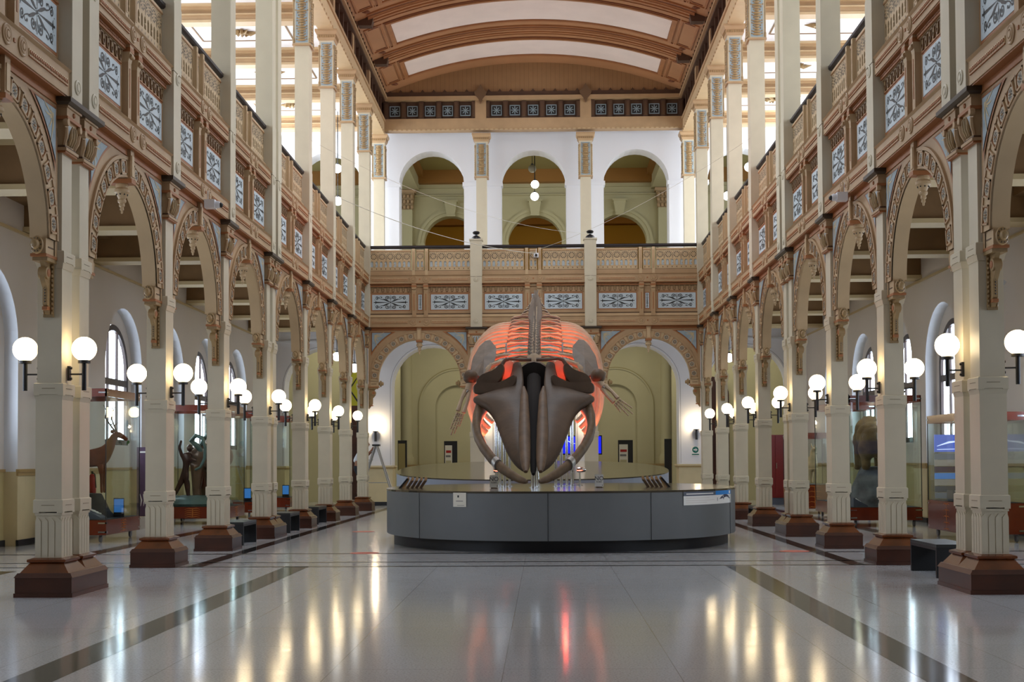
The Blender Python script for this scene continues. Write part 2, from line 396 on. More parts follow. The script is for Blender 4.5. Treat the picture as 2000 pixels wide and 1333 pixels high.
for h in (.23, .195):
    PM[h] = dict(shoe=shoe_mesh(h).mesh('shoe'), flute=flute_mesh(h).mesh('fluted_base'), b1=band_mesh(h, 1.006, 1.172).mesh('lower_band'),
                 b2=band_mesh(h, 2.43, 2.585).mesh('middle_band'), b3=band_mesh(h-.012, 4.05, 4.20).mesh('upper_band'), shaft=shaft_mesh(h).mesh('shaft'), cap=capital_mesh(h-.02).mesh('capital', smooth=True))
PL1 = plinth_mesh([0], .23).mesh('plinth'); PL2 = plinth_mesh([-EP/2, EP/2], .195).mesh('plinth')
AB1 = abacus_mesh(-.23, .23).mesh('abacus'); AB2 = abacus_mesh(-EP/2-.195, EP/2+.195).mesh('abacus')
def pillar(label, loc, rz, double=False, group='pillars of the nave arcades'):
    t = thing('pillar', label, 'pillar', loc, rz, group)
    obj('plinth', PL2 if double else PL1, t)
    for cx in ((-EP/2, EP/2) if double else (0,)):
        k = PM[.195 if double else .23]
        obj('plinth_moulding', k['shoe'], t, (cx, 0, 0)); obj('fluted_base', k['flute'], t, (cx, 0, 0)); obj('shaft', k['shaft'], t, (cx, 0, 0))
        for b in ('b1', 'b2', 'b3'): obj('band', k[b], t, (cx, 0, 0))
        obj('capital', k['cap'], t, (cx, 0, 0))
    obj('abacus', AB2 if double else AB1, t)
    return t

# gallery columns: post in front of the frieze, shaft above the rail, relief capital
def post_mesh(h, top=8.80, d=.36):
    m = MB(); m.box(-h, h, 0, d, 6.055, 7.725, 'cream'); m.box(-h-.006, h+.006, -.006, d, 7.735, top, 'cream')
    m.box(-h+.004, h-.004, .004, d-.004, 7.72, 7.74, 'brown_shadow_line')
    for z in (6.246, 7.657-.02): m.lathe([(.092, 0), (.092, -.012), (.07, -.02), (.066, -.012), (.05, -.012), (.045, -.022), (.025, -.026), (.001, -.026)], (0, 0, z), 'cream', 20, 'y')
    return m
mat('gold_light', (158, 130, 88), .5)
def relief_mesh(h):   # capital z 11.95..13.5, four relief faces
    m = MB(); y0, y1, yc = -.02, .38, .18; z0, z1 = 11.95, 13.22
    m.box(-h-.02, h+.02, y0, y1, z0, z1+.05, 'cream')
    m.box(-h-.05, h+.05, y0-.03, y1+.03, z0-.05, z0, 'tan')
    def face(put, hw):
        put([(-hw+.04, z0+.05), (hw-.04, z0+.05), (hw-.04, z1-.06), (-hw+.04, z1-.06)], 0)
    for s in (-1, 1):
        yy = yc + s*.2025
        m.flat([(-h+.045, z0+.03), (h-.045, z0+.03), (h-.045, z1-.05), (-h+.045, z1-.05)], yy, 'ornament_blue')
        xx = s*(h+.0225)
        m.add([(xx, y0+.05, z0+.03), (xx, y1-.05, z0+.03), (xx, y1-.05, z1-.05), (xx, y0+.05, z1-.05)], [(0, 1, 2, 3)], 'ornament_blue')
        m.prism([(-.075, z0+.07), (.075, z0+.07), (.095, z0+.3), (.08, z0+.7), (.10, z1-.35), (.07, z1-.1), (-.07, z1-.1), (-.10, z1-.35), (-.08, z0+.7), (-.095, z0+.3)], *sorted((yy, yy+s*.012)), 'gold_relief')
        for k in range(17):   # gold foliage down the middle of the panel
            z = z0+.09+k*.066; w = .088+.022*sin(k*1.9)+(.025 if k in (0, 5, 11, 16) else 0); g_ = 'gold_relief' if k % 2 else 'gold_light'
            m.ball((0, yy+s*.012, z), .042, g_, 8, (w/.042, .6, .8)); m.ball((xx+s*.008, yc, z), .042, g_, 8, (.6, w/.042, .8))
            for q_ in (-1, 1): m.ball((q_*(w+.012), yy+s*.008, z+.02), .022, 'gold_relief', 6, (1, .5, 1)); m.ball((xx, yc+q_*(w+.012), z+.02), .022, 'gold_relief', 6, (.5, 1, 1))
        for t in (-1, 1):     # slender corner colonnettes
            m.lathe([(.03, 0), (.03, .1), (.018, .13), (.018, 1.0), (.03, 1.04), (.03, 1.12)], (s*(h+.015), yc+t*.2, z0+.02), 'gold_relief', 8)
    m.frust((-h-.03, h+.03, y0-.01, y1+.01), (-h-.06, h+.06, y0-.04, y1+.04), z1, z1+.07, 'tan')
    m.box(-h-.07, h+.07, y0-.05, y1+.05, z1+.07, z1+.16, 'tan')
    n = 7
    for k in range(n):
        x = -h-.05+(2*h+.1)*(k+.5)/n
        m.box(x-.014, x+.014, y0-.062, y0-.05, z1+.08, z1+.14, 'gold_relief'); m.box(x-.014, x+.014, y1+.05, y1+.062, z1+.08, z1+.14, 'gold_relief')
        y = y0-.03+(.46)*(k+.5)/n
        for s in (-1, 1): m.box(*sorted((s*(h+.07), s*(h+.082))), y-.014, y+.014, z1+.08, z1+.14, 'gold_relief')
    m.frust((-h-.09, h+.09, y0-.07, y1+.07), (-h-.13, h+.13, y0-.11, y1+.11), z1+.16, z1+.24, 'tan')
    m.box(-h-.13, h+.13, y0-.11, y1+.11, z1+.24, z1+.30, 'tan')
    return m
def ushaft(h, z0=8.80):
    return MB().box(-h, h, 0, .36, z0, 11.95, 'cream')
GC = {h: dict(post=post_mesh(h).mesh('post'), sh=ushaft(h).mesh('shaft'), cap=relief_mesh(h).mesh('relief_capital', smooth=True)) for h in (.21, .185)}
def gcolumn(label, loc, rz, double=False):
    t = thing('gallery_column', label, 'column', loc, rz, 'tall columns of the upper gallery')
    for cx in ((-EP/2, EP/2) if double else (0,)):
        k = GC[.185 if double else .21]
        obj('post', k['post'], t, (cx, 0, 0)); obj('shaft', k['sh'], t, (cx, 0, 0)); obj('relief_capital', k['cap'], t, (cx, 0, 0))
    return t

# ------------------------------------------------------------------ arches between the pillars
HL = 1.695; RI, RO, ZS = 1.36, 1.625, 4.30
def arc(r, a0, a1, n): return [(r*cos(radians(a0+(a1-a0)*i/n)), ZS+r*sin(radians(a0+(a1-a0)*i/n))) for i in range(n+1)]
def spandrel_mesh():
    m = MB(); N = 40; o = arc(RO-.01, 180, 0, N)
    for y, mt in ((.17, 'tan'), (.36, 'tan')):
        vs = []; fs = []
        for i, (x, z) in enumerate(o): vs += [(x, y, z), (x, y, 6.06)]
        for i in range(N): fs.append((2*i, 2*i+1, 2*i+3, 2*i+2))
        m.add(vs, fs, mt)
        for s in (-1, 1): m.add([(s*HL, y, ZS-.2), (s*(RO-.01), y, ZS-.2), (s*(RO-.01), y, 6.06), (s*HL, y, 6.06)], [(0, 1, 2, 3)], mt)
    m.box(-HL, HL, .15, .38, 5.97, 6.06, 'orange_trim')
    return m
def ring_mesh():
    m = MB(); N = 44; i0, o0 = arc(RI, 180, 0, N), arc(RO, 180, 0, N)
    sec = lambda k: [(i0[k][0], .15, i0[k][1]), (o0[k][0], .15, o0[k][1]), (o0[k][0], .38, o0[k][1]), (i0[k][0], .38, i0[k][1])]
    m.grid([sec(k) for k in range(N+1)], 'tan_light', close=True)
    for r0, r1, y in ((RO-.02, RO+.03, .135), (RI, RI+.025, .14)):
        a, b = arc(r0, 180, 0, N), arc(r1, 180, 0, N)
        m.grid([[(a[k][0], y, a[k][1]), (b[k][0], y, b[k][1]), (b[k][0], .17, b[k][1]), (a[k][0], .17, a[k][1])] for k in range(N+1)], 'tan', close=True)
    for y, mt in ((.149, 'x'),): pass
    return m
def rosette_mesh():   # one voussoir: local x along the arc, local z radial, centre at the origin
    m = MB(); w, h = .118, .105
    for a, b, c, d in ((-w, w, h-.022, h), (-w, w, -h, -h+.022), (-w, -w+.022, -h, h), (w-.022, w, -h, h)): m.box(a, b, -.022, 0, c, d, 'tan')
    for a, b, c, d in ((-w+.02, w-.02, h-.03, h-.02), (-w+.02, w-.02, -h+.02, -h+.03), (-w+.02, -w+.03, -h+.02, h-.02), (w-.03, w-.02, -h+.02, h-.02)): m.box(a, b, -.012, 0, c, d, 'orange_trim')
    m.flat([(-w+.02, -h+.02), (w-.02, -h+.02), (w-.02, h-.02), (-w+.02, h-.02)], -.004, 'tan_light')
    m.lathe([(.085, 0), (.085, -.012), (.001, -.0125)], (0, 0, 0), 'panel_tone', 16, 'y')
    for k in range(6):
        a = pi/3*k+pi/6; c, s = cos(a), sin(a)
        m.flat([(c*.014, s*.014), (c*.04-s*.014, s*.04+c*.014), (c*.064, s*.064), (c*.04+s*.014, s*.04-c*.014)], -.0145, 'iron_black')
        m.disc(cos(a+pi/6)*.058, sin(a+pi/6)*.058, .009, -.0145, 'iron_black', 6)
    m.ball((0, -.014, 0), .014, 'tan', 8)
    return m
mat('panel_tone', (178, 164, 140), .5)
def corner_panel_mesh():   # left-hand spandrel triangle
    m = MB(); R = 1.80
    def tri(x0, z1, r, n=10):
        pts = [(x0, z1)]
        a0 = math.acos(max(-1, min(1, x0/r))); zt = z1-ZS; a1 = math.asin(min(1, zt/r)); a1 = pi-a1
        for i in range(n+1):
            a = a1+(a0-a1)*i/n; pts.append((r*cos(a), ZS+r*sin(a)))
        return pts
    m.flat(tri(-1.60, 5.93, R), .155, 'orange_trim'); m.flat(tri(-1.575, 5.905, R+.035), .150, 'brown_shadow_line'); m.flat(tri(-1.565, 5.895, R+.045), .146, 'ornament_blue')
    p = (-1.46, 5.80)
    for a, l in ((-95, .40), (-70, .24), (-20, .26), (5, .34), (-45, .13), (-110, .2), (20, .12)):
        pts = [(p[0]+l*t*cos(radians(a+18*t)), p[1]+l*t*sin(radians(a+18*t))) for t in (0, .35, .7, 1)]
        m.ribbon(pts, [.012, .026, .018, .003], .142, 'beam_light')
    m.disc(p[0], p[1], .03, .141, 'beam_light', 8)
    return m
def pendant_mesh():
    m = MB(); m.box(-.075, .075, .10, .40, 5.62, 6.07, 'tan'); m.box(-.05, .05, .088, .10, 5.68, 5.98, 'tan_light')
    m.box(-.10, .10, .08, .42, 5.58, 5.64, 'orange_trim')
    m.lathe([(r_*.82, h_*.92) for r_, h_ in [(.001, -.46), (.018, -.45), (.02, -.41), (.035, -.40), (.03, -.36), (.05, -.34), (.045, -.30), (.07, -.28), (.075, -.25), (.06, -.235), (.095, -.16), (.13, -.13), (.13, -.09), (.10, -.06), (.11, -.03), (.10, 0)]], (0, .25, 5.58), 'tan_light', 16)
    for k in range(8):
        a = 2*pi*k/8; m.ball((.080*cos(a), .25+.080*sin(a), 5.425), .011, 'iron_black', 6)
    return m
def console_mesh():        # at local x = +HL (attached to the pier face), reaching towards the arch centre (-x)
    m = MB(); y0, y1 = .15, .38
    m.box(HL-.34, HL, y0, y1, 4.10, 4.30, 'tan_light'); m.box(HL-.36, HL, y0-.02, y1+.02, 4.075, 4.11, 'orange_trim')
    m.box(HL-.27, HL-.10, y0-.008, y0, 4.19, 4.205, 'brown_shadow_line')
    m.box(HL-.31, HL, y0-.01, y1+.01, 4.03, 4.08, 'gold_relief')
    prof = [(HL, 3.40), (HL-.07, 3.42), (HL-.10, 3.50), (HL-.14, 3.52), (HL-.14, 3.72), (HL-.18, 3.76), (HL-.23, 3.82), (HL-.24, 3.92), (HL-.20, 3.98), (HL-.25, 4.04), (HL, 4.04)]
    m.prism(prof, y0+.075, y1-.075, 'gold_light')
    m.box(HL-.035, HL, y0+.03, y1-.03, 3.38, 4.04, 'gold_relief')
    for k in range(11):
        z = 3.43+k*.056
        for y in (y0+.048, y1-.048): m.ball((HL-.04, y, z), .022, 'gold_relief', 6)
    m.lathe([(.06, -.075), (.075, -.07), (.075, .07), (.06, .075)], (HL-.17, YC, 3.90), 'gold_light', 16, 'y')
    for s in (-1, 1): m.lathe([(.05, 0), (.045, s*.012), (.02, s*.014)], (HL-.17, YC+s*.075, 3.90), 'orange_trim', 14, 'y')
    m.box(HL-.15, HL-.04, y0+.07, y1-.07, 3.46, 3.50, 'orange_trim')
    for k in range(6): m.ball((HL-.145, YC, 3.56+k*.035), .01, 'iron_black', 6)
    return m
def knob_mesh():
    m = MB(); m.lathe([(.03, 0), (.055, -.01), (.055, -.03), (.10, -.04), (.11, -.06), (.10, -.085), (.06, -.09), (.062, -.13), (.045, -.155), (.001, -.165)], (HL-.34, YC, 4.205), 'gold_light', 18, 'x')
    for k in range(10):
        a = 2*pi*k/10; m.ball((HL-.34-.088, YC+.08*cos(a), 4.205+.08*sin(a)), .009, 'iron_black', 6)
    return m
SPN, RNG, ROS, COR = spandrel_mesh().mesh('spandrel'), ring_mesh().mesh('arch_ring', smooth=True), rosette_mesh().mesh('rosette'), corner_panel_mesh().mesh('corner_panel', recalc=False)
PEN, CON, KNB = pendant_mesh().mesh('pendant', smooth=True), console_mesh().mesh('console', smooth=True), knob_mesh().mesh('knob', smooth=True)
def arch(label, loc, rz, sc, ros=True):
    t = thing('arch', label, 'arch', loc, rz, 'painted timber arches of the arcades', (sc, 1, 1))
    obj('spandrel', SPN, t); obj('arch_ring', RNG, t); obj('pendant', PEN, t)
    for s in (1, -1):
        obj('corner_panel', COR, t, scale=(s, 1, 1)); c = obj('console', CON, t, (0, YC*.28, 0), scale=(s, .72, 1)); obj('knob', KNB, c, (s*0, 0, 0))
        for k in range(7):
            a = 7+k*12; r = (RI+RO)/2
            obj('rosette', ROS, t, (s*r*cos(radians(a)), .148, ZS+r*sin(radians(a))), (0, -s*radians(a-90), 0) )
    return t

# ------------------------------------------------------------------ frieze (beams, iron panels) and balustrade
def spiral(cx, cz, r0, r1, a0, turns, n=16):
    return [(cx+(r0+(r1-r0)*t/n)*cos(a0+turns*2*pi*t/n), cz+(r0+(r1-r0)*t/n)*sin(a0+turns*2*pi*t/n)) for t in range(n+1)]
def iron_panel_mesh():     # centred at origin, 1.24 x .51
    m = MB(); w, h = .62, .255; rb = m.ribbon
    m.ribbon = lambda pts, ws, y, mt: rb(pts, [1.5*v for v in ws] if hasattr(ws, '__len__') else 1.5*ws, y, mt)
    m.box(-w-.03, w+.03, .002, .03, -h-.03, h+.03, 'orange_trim'); m.box(-w, w, -.004, .01, -h, h, 'panel_blue')
    y = -.008; K = 'iron_black'
    for sx in (-1, 1):
        m.ribbon([(sx*.06, 0), (sx*.2, 0), (sx*.44, 0), (sx*.5, 0)], [.004, .012, .026, .02], y, K)
        m.ribbon([(sx*.49, -.05), (sx*.5, 0), (sx*.49, .05)], [.006, .03, .006], y, K)
        m.disc(sx*.545, 0, .017, y, K, 8)
        m.ribbon([(sx*.51, 0), (sx*.56, 0)], .008, y, K)
        for sz in (-1, 1):
            P = lambda l: [(sx*a, sz*b) for a, b in l]
            m.ribbon(P([(.03, .02), (.12, .06), (.22, .10), (.27, .115)]), [.008, .03, .022, .004], y, K)
            m.ribbon(P([(.22, .09), (.30, .11), (.36, .13), (.43, .18), (.49, .20)]), [.006, .012, .008, .012, .006], y, K)
            m.ribbon(P(spiral(.445, .135, .058, .012, 1.9, -1.15)), .012, y, K)
            m.disc(sx*.445, sz*.135, .014, y, K, 8)
            m.ribbon(P(spiral(.12, .145, .072, .014, 3.6, -1.5, 20)), [.016-.0004*i for i in range(21)], y, K)
            m.disc(sx*.12, sz*.145, .015, y, K, 8)
            m.disc(sx*.30, sz*.17, .02, y, K, 8); m.disc(sx*.535, sz*.09, .009, y, K, 6); m.disc(sx*.51, sz*.06, .007, y, K, 6)
            m.ribbon(P([(.30, .17), (.345, .19), (.38, .165), (.375, .13)]), [.014, .010, .008, .004], y, K)
            m.ribbon(P([(.03, .21), (.055, .17), (.05, .11)]), [.006, .012, .004], y, K)
    for sz in (-1, 1):
        m.ribbon([(0, sz*.05), (0, sz*.12), (0, sz*.215)], [.004, .016, .006], y, K)
        m.disc(0, sz*.225, .009, y, K, 6); m.disc(0, sz*.14, .014, y, K, 8)
    m.disc(0, 0, .024, y, K, 8)
    for k in range(8):
        a = pi/4*k; m.disc(.043*cos(a), .043*sin(a), .009, y, K, 6)
    return m
def narrow_panel_mesh():
    m = MB(); m.box(-.085, .085, .002, .03, -.285, .285, 'orange_trim'); m.box(-.062, .062, -.004, .01, -.255, .255, 'panel_blue'); y = -.008
    m.ribbon([(0, -.2), (0, -.05), (0, .2)], [.01, .026, .01], y, 'iron_black')
    for s in (-1, 1):
        m.ribbon([(-.04, s*.2), (0, s*.17), (.04, s*.2)], [.008, .014, .008], y, 'iron_black'); m.disc(0, s*.22, .014, y, 'iron_black', 6); m.disc(-.03, s*.09, .01, y, 'iron_black', 6); m.disc(.03, s*.09, .01, y, 'iron_black', 6)
    return m
def architrave_mesh(z0, z1, proud):
    m = MB(); m.box(-HL, HL, .03, .36, z0, z1, 'tan'); m.box(-HL, HL, .045, .2, z0-.018, z0, 'orange_trim')
    m.frust((-HL, HL, .03, .3), (-HL, HL, proud, .3), z1-.03, z1, 'tan')
    zc = (z0+z1)/2
    for s in (-1, 1):
        a, b = sorted((s*.40, s*1.60)); m.box(a, b, .018, .03, zc-.042, zc+.042, 'tan_light')
        n = 24
        for k in range(n):
            x = a+(b-a)*(k+.5)/n; q = (b-a)/n*.36
            m.prism([(x-q, zc), (x, zc-.026), (x+q, zc), (x, zc+.026)], .008, .018, 'orange_trim')
        m.box(a, b, .012, .03, zc-.05, zc-.040, 'orange_trim')
    m.prism([(-.022, zc-.022), (.022, zc-.022), (.022, zc+.022), (-.022, zc+.022)], .018, .03, 'orange_trim')
    return m
def roundel_mesh():
    m = MB(); m.lathe([(.114, 0), (.114, -.014), (.102, -.022), (.09, -.014), (.078, -.014), (.07, -.026), (.055, -.026), (.05, -.016), (.042, -.016), (.034, -.03), (.001, -.034)], (0, 0, 0), 'tan', 22, 'y')
    return m
def frieze_back_mesh():
    m = MB(); m.box(-HL, HL, .17, .34, 6.40, 7.52, 'tan'); m.frust((-HL, HL, .09, .3), (-HL, HL, .16, .3), 6.40, 6.50, 'tan_light'); m.box(-HL, HL, .15, .2, 6.50, 6.53, 'brown_shadow_line')
    m.box(-HL, HL, .13, .2, 7.42, 7.52, 'tan_light')
    for s in (-1, 1):
        a, b = sorted((s*.30, s*1.66)); m.box(a, b, .105, .15, 7.425, 7.455, 'orange_trim')
        n = 30
        for k in range(n): x = a+(b-a)*(k+.5)/n; m.box(x-.012, x+.012, .10, .115, 7.462, 7.49, 'orange_trim')
        n = 8
        for k in range(n):     # running key border with hexagon drops
            x = a+(b-a)*(k+.5)/n; q = (b-a)/n/2
            p = [(x-q, 7.40), (x-q*.45, 7.40), (x-q*.45, 7.30), (x-q*.2, 7.255), (x+q*.2, 7.255), (x+q*.45, 7.30), (x+q*.45, 7.40), (x+q, 7.40)]
            for i in range(7):
                (x0, z0), (x1, z1) = p[i], p[i+1]; dx, dz = x1-x0, z1-z0; l = math.hypot(dx, dz); nx, nz = -dz/l*.010, dx/l*.010
                m.prism([(x0-nx, z0-nz), (x1-nx, z1-nz), (x1+nx, z1+nz), (x0+nx, z0+nz)], .145, .17, 'tan_dark')
            m.prism([(x-q*.3, 7.39), (x-q*.3, 7.33), (x+q*.3, 7.33), (x+q*.3, 7.39)], .15, .17, 'gold_relief')
        m.box(a, b, .155, .17, 7.215, 7.23, 'orange_trim')
    return m
def mid_post_mesh():
    m = MB(); m.box(-.066, .066, .08, .2, 6.44, 7.30, 'tan'); m.box(-.075, .075, .07, .2, 6.40, 6.46, 'tan'); m.box(-.012, .012, .074, .08, 6.62, 7.18, 'orange_trim')
    m.frust((-.066, .066, .08, .2), (-.085, .085, .05, .2), 7.26, 7.40, 'tan_light'); m.box(-.09, .09, .045, .2, 7.40, 7.46, 'orange_trim'); m.box(-.08, .08, .05, .2, 7.46, 7.52, 'tan')
    m.lathe([(.03, -.07), (.035, 0), (.03, .07)], (0, .055, 7.345), 'tan', 10, 'x')
    return m
def lattice_mesh(x0, x1, pitch=.147):
    m = MB(); y0, y1 = .185, .215; K = 'iron_black'; yy = y0-.002
    m.box(x0, x1, y0, y1, 7.96, 8.09, 'tan_light'); m.box(x0, x1, y0, y1, 8.285, 8.62, 'tan_light'); m.box(x0, x1, y0-.015, y1, 8.60, 8.66, 'tan_light'); m.box(x0, x1, y0-.02, y0, 8.605, 8.617, 'orange_trim')
    n = max(1, round((x1-x0)/pitch)); p = (x1-x0)/n
    for k in range(n+1):
        x = x0+k*p; q = .032
        a, b = max(x0, x-q), min(x1, x+q); m.box(a, b, y0, y1, 8.08, 8.29, 'tan_light')
        if k < n:
            c = x+p/2; w = p/2-q
            for s in (-1, 1): m.prism([(c+s*w, 8.285), (c+s*w, 8.24), (c+s*w*.35, 8.285)], y0, y1, 'tan_light')
            if k % 2: m.prism([(c+w, 8.15), (c+w, 8.20), (c+w*.2, 8.175)], y0, y1, 'tan_light')
            m.flat([(c, 8.055), (c+.014, 8.03), (c, 8.0), (c-.014, 8.03)], yy, K)
    m.box(x0, x1, y1+.005, y1+.012, 8.07, 8.31, 'panel_blue')
    nw = max(1, round((x1-x0)/(2*pitch))); pw = (x1-x0)/nw; r = min(.115, pw*.42)
    for k in range(nw):
        c = x0+(k+.5)*pw; z = 8.44
        for j in range(10):
            a = 2*pi*j/10; da = .21
            m.flat([(c+r*.62*cos(a-da), z+r*.62*sin(a-da)), (c+r*.62*cos(a+da), z+r*.62*sin(a+da)), (c+r*.9*cos(a+da*.8), z+r*.9*sin(a+da*.8)), (c+r*.9*cos(a-da*.8), z+r*.9*sin(a-da*.8))], yy, K)
            if j % 2 == 0: m.flat([(c+r*.15*cos(a), z+r*.15*sin(a)), (c+r*.38*cos(a+.2), z+r*.38*sin(a+.2)), (c+r*.5*cos(a), z+r*.5*sin(a)), (c+r*.38*cos(a-.2), z+r*.38*sin(a-.2))], yy, K)
        m.ribbon([(c+r*1.12*cos(a), z+r*1.12*sin(a)) for a in [pi*(.12+.76*i/8) for i in range(9)]], .008, yy, K)
        for s in (-1, 1):
            m.flat([(c+s*pw*.44, 8.585), (c+s*pw*.36, 8.585), (c+s*pw*.42, 8.545)], yy, K)
            m.ribbon([(c+s*pw*.47, 8.50), (c+s*pw*.455, 8.40), (c+s*pw*.47, 8.31)], [.006, .012, .006], yy, K)
    return m
def rail_mesh():
    m = MB(); m.frust((-HL, HL, .16, .28), (-HL, HL, .13, .30), 8.70, 8.73, 'dark_rail'); m.box(-HL, HL, .13, .30, 8.73, 8.78, 'dark_rail'); m.frust((-HL, HL, .13, .30), (-HL, HL, .15, .28), 8.78, 8.80, 'dark_rail'); return m
def base_board_mesh():
    m = MB(); m.box(-HL, HL, .13, .30, 7.79, 7.95, 'tan'); m.box(-HL, HL, .15, .25, 7.945, 7.965, 'brown_shadow_line'); return m
def bpost_mesh():
    return MB().box(-.05, .05, .12, .26, 7.80, 8.69, 'tan_light').box(-.03, .03, .115, .12, 7.98, 8.6, 'tan')
ARL, ARU = architrave_mesh(6.078, 6.40, .0).mesh('lower_beam'), architrave_mesh(7.52, 7.79, .0).mesh('upper_beam')
IRP, NAP, RDL, FBK, MPO = iron_panel_mesh().mesh('iron_panel'), narrow_panel_mesh().mesh('narrow_panel'), roundel_mesh().mesh('roundel', smooth=True), frieze_back_mesh().mesh('backing'), mid_post_mesh().mesh('bracket_post')
LAT, LATN, RAIL, BBD, BPO = lattice_mesh(.30, 1.68).mesh('lattice_panel'), lattice_mesh(-.13, .13).mesh('narrow_lattice'), rail_mesh().mesh('handrail'), base_board_mesh().mesh('base_board'), bpost_mesh().mesh('baluster_post')
def frieze(label, loc, rz, sc, tall=1.0):
    t = thing('frieze', label, 'frieze', loc, rz, 'painted friezes under the gallery', (sc, 1, 1))
    obj('lower_beam', ARL, t); obj('upper_beam', ARU, t); obj('backing', FBK, t); obj('narrow_panel', NAP, t, (0, .165, 6.909))
    for s in (-1, 1):
        obj('iron_panel', IRP, t, (s*.98, .165, 6.909-.02*(tall > 1)), scale=(1, 1, tall)); obj('bracket_post', MPO, t, (s*.195, 0, 0))
        for z in (6.246-.007, 7.655): obj('roundel', RDL, t, (s*.215, .03, z))
    return t
def balustrade(label, loc, rz, sc):
    t = thing('balustrade', label, 'balustrade', loc, rz, 'pierced balustrades of the gallery', (sc, 1, 1))
    obj('handrail', RAIL, t); obj('base_board', BBD, t); obj('narrow_lattice', LATN, t)
    for s in (-1, 1): obj('lattice_panel', LAT, t, scale=(s, 1, 1)); obj('baluster_post', BPO, t, (s*.215, 0, 0))
    return t

# side arcades
for side in (-1, 1):
    S = SIDE[side]
    for i, y in enumerate(PY):
        db = i in DBL; yc = y + (EP/2 if db else 0); loc, rz = place(side, yc)
        kind = 'paired cream pillar on one long brown wooden plinth' if db else ('cream corner pillar on a brown wooden plinth' if i == 7 else 'single cream pillar on a square brown wooden plinth')
        pillar(f'{kind}, {ORD[i]} pillar of the {S} arcade', loc, rz, db)
        gcolumn(f'{"paired" if db else "single"} tall cream gallery column above the {ORD[i]} pillar of the {S} arcade', loc, rz, db)
    gy = 12.7; loc, rz = place(side, gy)
    pillar(f'cream pillar standing before the nearest arch on the {S}', loc, rz, False)
    ends = [(gy-.23, gy+.23)] + [(y-.195, y+EP+.195) if i in DBL else (y-.23, y+.23) for i, y in enumerate(PY)]
    for k in range(len(ends)-1):
        a, b = ends[k][1], ends[k+1][0]; loc, rz = place(side, (a+b)/2); sc = (b-a)/(2*HL); e = .03/(2*HL)
        n = 'in front of the nearest' if k == 0 else f'between the {ORD[k-1]} and {ORD[k]}'
        w = 'pillar' if k == 0 else 'pillars'
        arch(f'painted tan arch with rosettes {n} {w} on the {S}', loc, rz, sc)
        frieze(f'tan frieze with blue scroll panels {n} {w} on the {S}', loc, rz, sc+e, 1.13)
        balustrade(f'pierced tan balustrade with dark handrail {n} {w} on the {S}', loc, rz, sc+e)

# back arcade
BX = 1.89
for s in (-1, 1):
    pillar(f'cream pillar of the far arcade, {"left" if s < 0 else "right"} of the whale skeleton', (s*BX, BACKY, 0), 0)
    t = thing('balcony_post', f'cream balcony post above the far arcade, {"left" if s < 0 else "right"} one with a floodlight on top', 'post', (s*BX, BACKY, 0), 0, 'balcony posts of the far gallery')
    obj('post', post_mesh(.19, 8.93).mesh('post'), t)
    obj('post_cap', MB().box(-.225, .225, -.035, .395, 8.93, 8.98, 'cream'), t)
    f = thing('floodlight', f'black floodlight standing on the {"left" if s < 0 else "right"} balcony post', 'spotlight', (s*BX, BACKY+.18, 8.98), 0, 'floodlights on the far balcony')
    obj('base', MB().lathe([(.15, 0), (.15, .06), (.12, .10), (.06, .13)], (0, 0, 0), 'floodlight', 16).mesh('base', smooth=True), f)
    obj('head', MB().lathe([(.05, .12), (.05, .17), (.10, .19), (.125, .23), (.10, .27), (.04, .285)], (0, 0, 0), 'floodlight', 16).mesh('head', smooth=True), f)
WHERE = {-1: 'on the left of the far arcade', 0: 'in the middle of the far arcade, behind the whale', 1: 'on the right of the far arcade'}
for k in (-1, 0, 1):
    if k == 0: a, b = -BX+.21, BX-.21
    else: a, b = sorted((k*(BX+.21), k*5.50))
    aa, bb = (-BX+.18, BX-.18) if k == 0 else tuple(sorted((k*(BX+.18), k*5.46)))
    xc = (a+b)/2; sc = (b-a)/(2*HL)
    arch(f'painted tan arch with rosettes {WHERE[k]}', (xc, BACKY, 0), 0, sc)
    xc = (aa+bb)/2; sc = (bb-aa)/(2*HL)
    frieze(f'tan frieze with blue scroll panels {WHERE[k]}', (xc, BACKY, 0), 0, sc)
    balustrade(f'pierced tan balustrade with dark handrail {WHERE[k]}', (xc, BACKY, 0), 0, sc)
# columns against the upper white wall
for s in (-1, 1):
    for X, w in ((BX, 'between two white arches'), (5.63, 'at the corner')):
        t = thing('gallery_column', f'pale slender column with blue relief capital {w}, {"left" if s < 0 else "right"} side of the white wall', 'column', (s*X, 49.2, 0), 0, 'columns against the upper white wall')
        obj('shaft', ushaft(.19, 7.75).mesh('shaft'), t); obj('relief_capital', GC[.21]['cap'], t)
mat('cornice_mid', (104, 76, 50), .6)
mat('ochre_brown', (150, 104, 44), .6)
mat('ochre_dado', (176, 150, 84), .6)
mat('grey_line', (120, 118, 116), .6)

# ------------------------------------------------------------------ floor and its inlays
XW, YE = 9.95, 50.1
struct('floor', MB().box(-14, 14, -4, 64, -.2, 0, 'terrazzo'))
def inlay(n, x0, x1, y0, y1, m='floor_dark'): struct('trim_%d' % n, MB().box(x0, x1, y0, y1, -.01, .0015, m).mesh('inlay'))
inlay(1, -3.67, -3.30, -4, 20.95); inlay(2, 3.06, 3.42, -4, 20.75)
inlay(3, -9.6, 9.6, 20.84, 20.98, 'floor_line'); inlay(4, -9.6, 9.6, 21.75, 21.88, 'floor_line'); inlay(5, -9.6, 9.6, 23.80, 23.96, 'floor_line')
for k, (a, b) in enumerate(((-4, 20.2), (24.0, 48))): 
    for s in (-1, 1): inlay(6+k*4+(s > 0), *sorted((s*5.2, s*4.95)), *(20.9, 23.8) if k == 0 else (24.0, 48)); inlay(8+k*4+(s > 0), *sorted((s*7.9, s*7.55)), a, b)

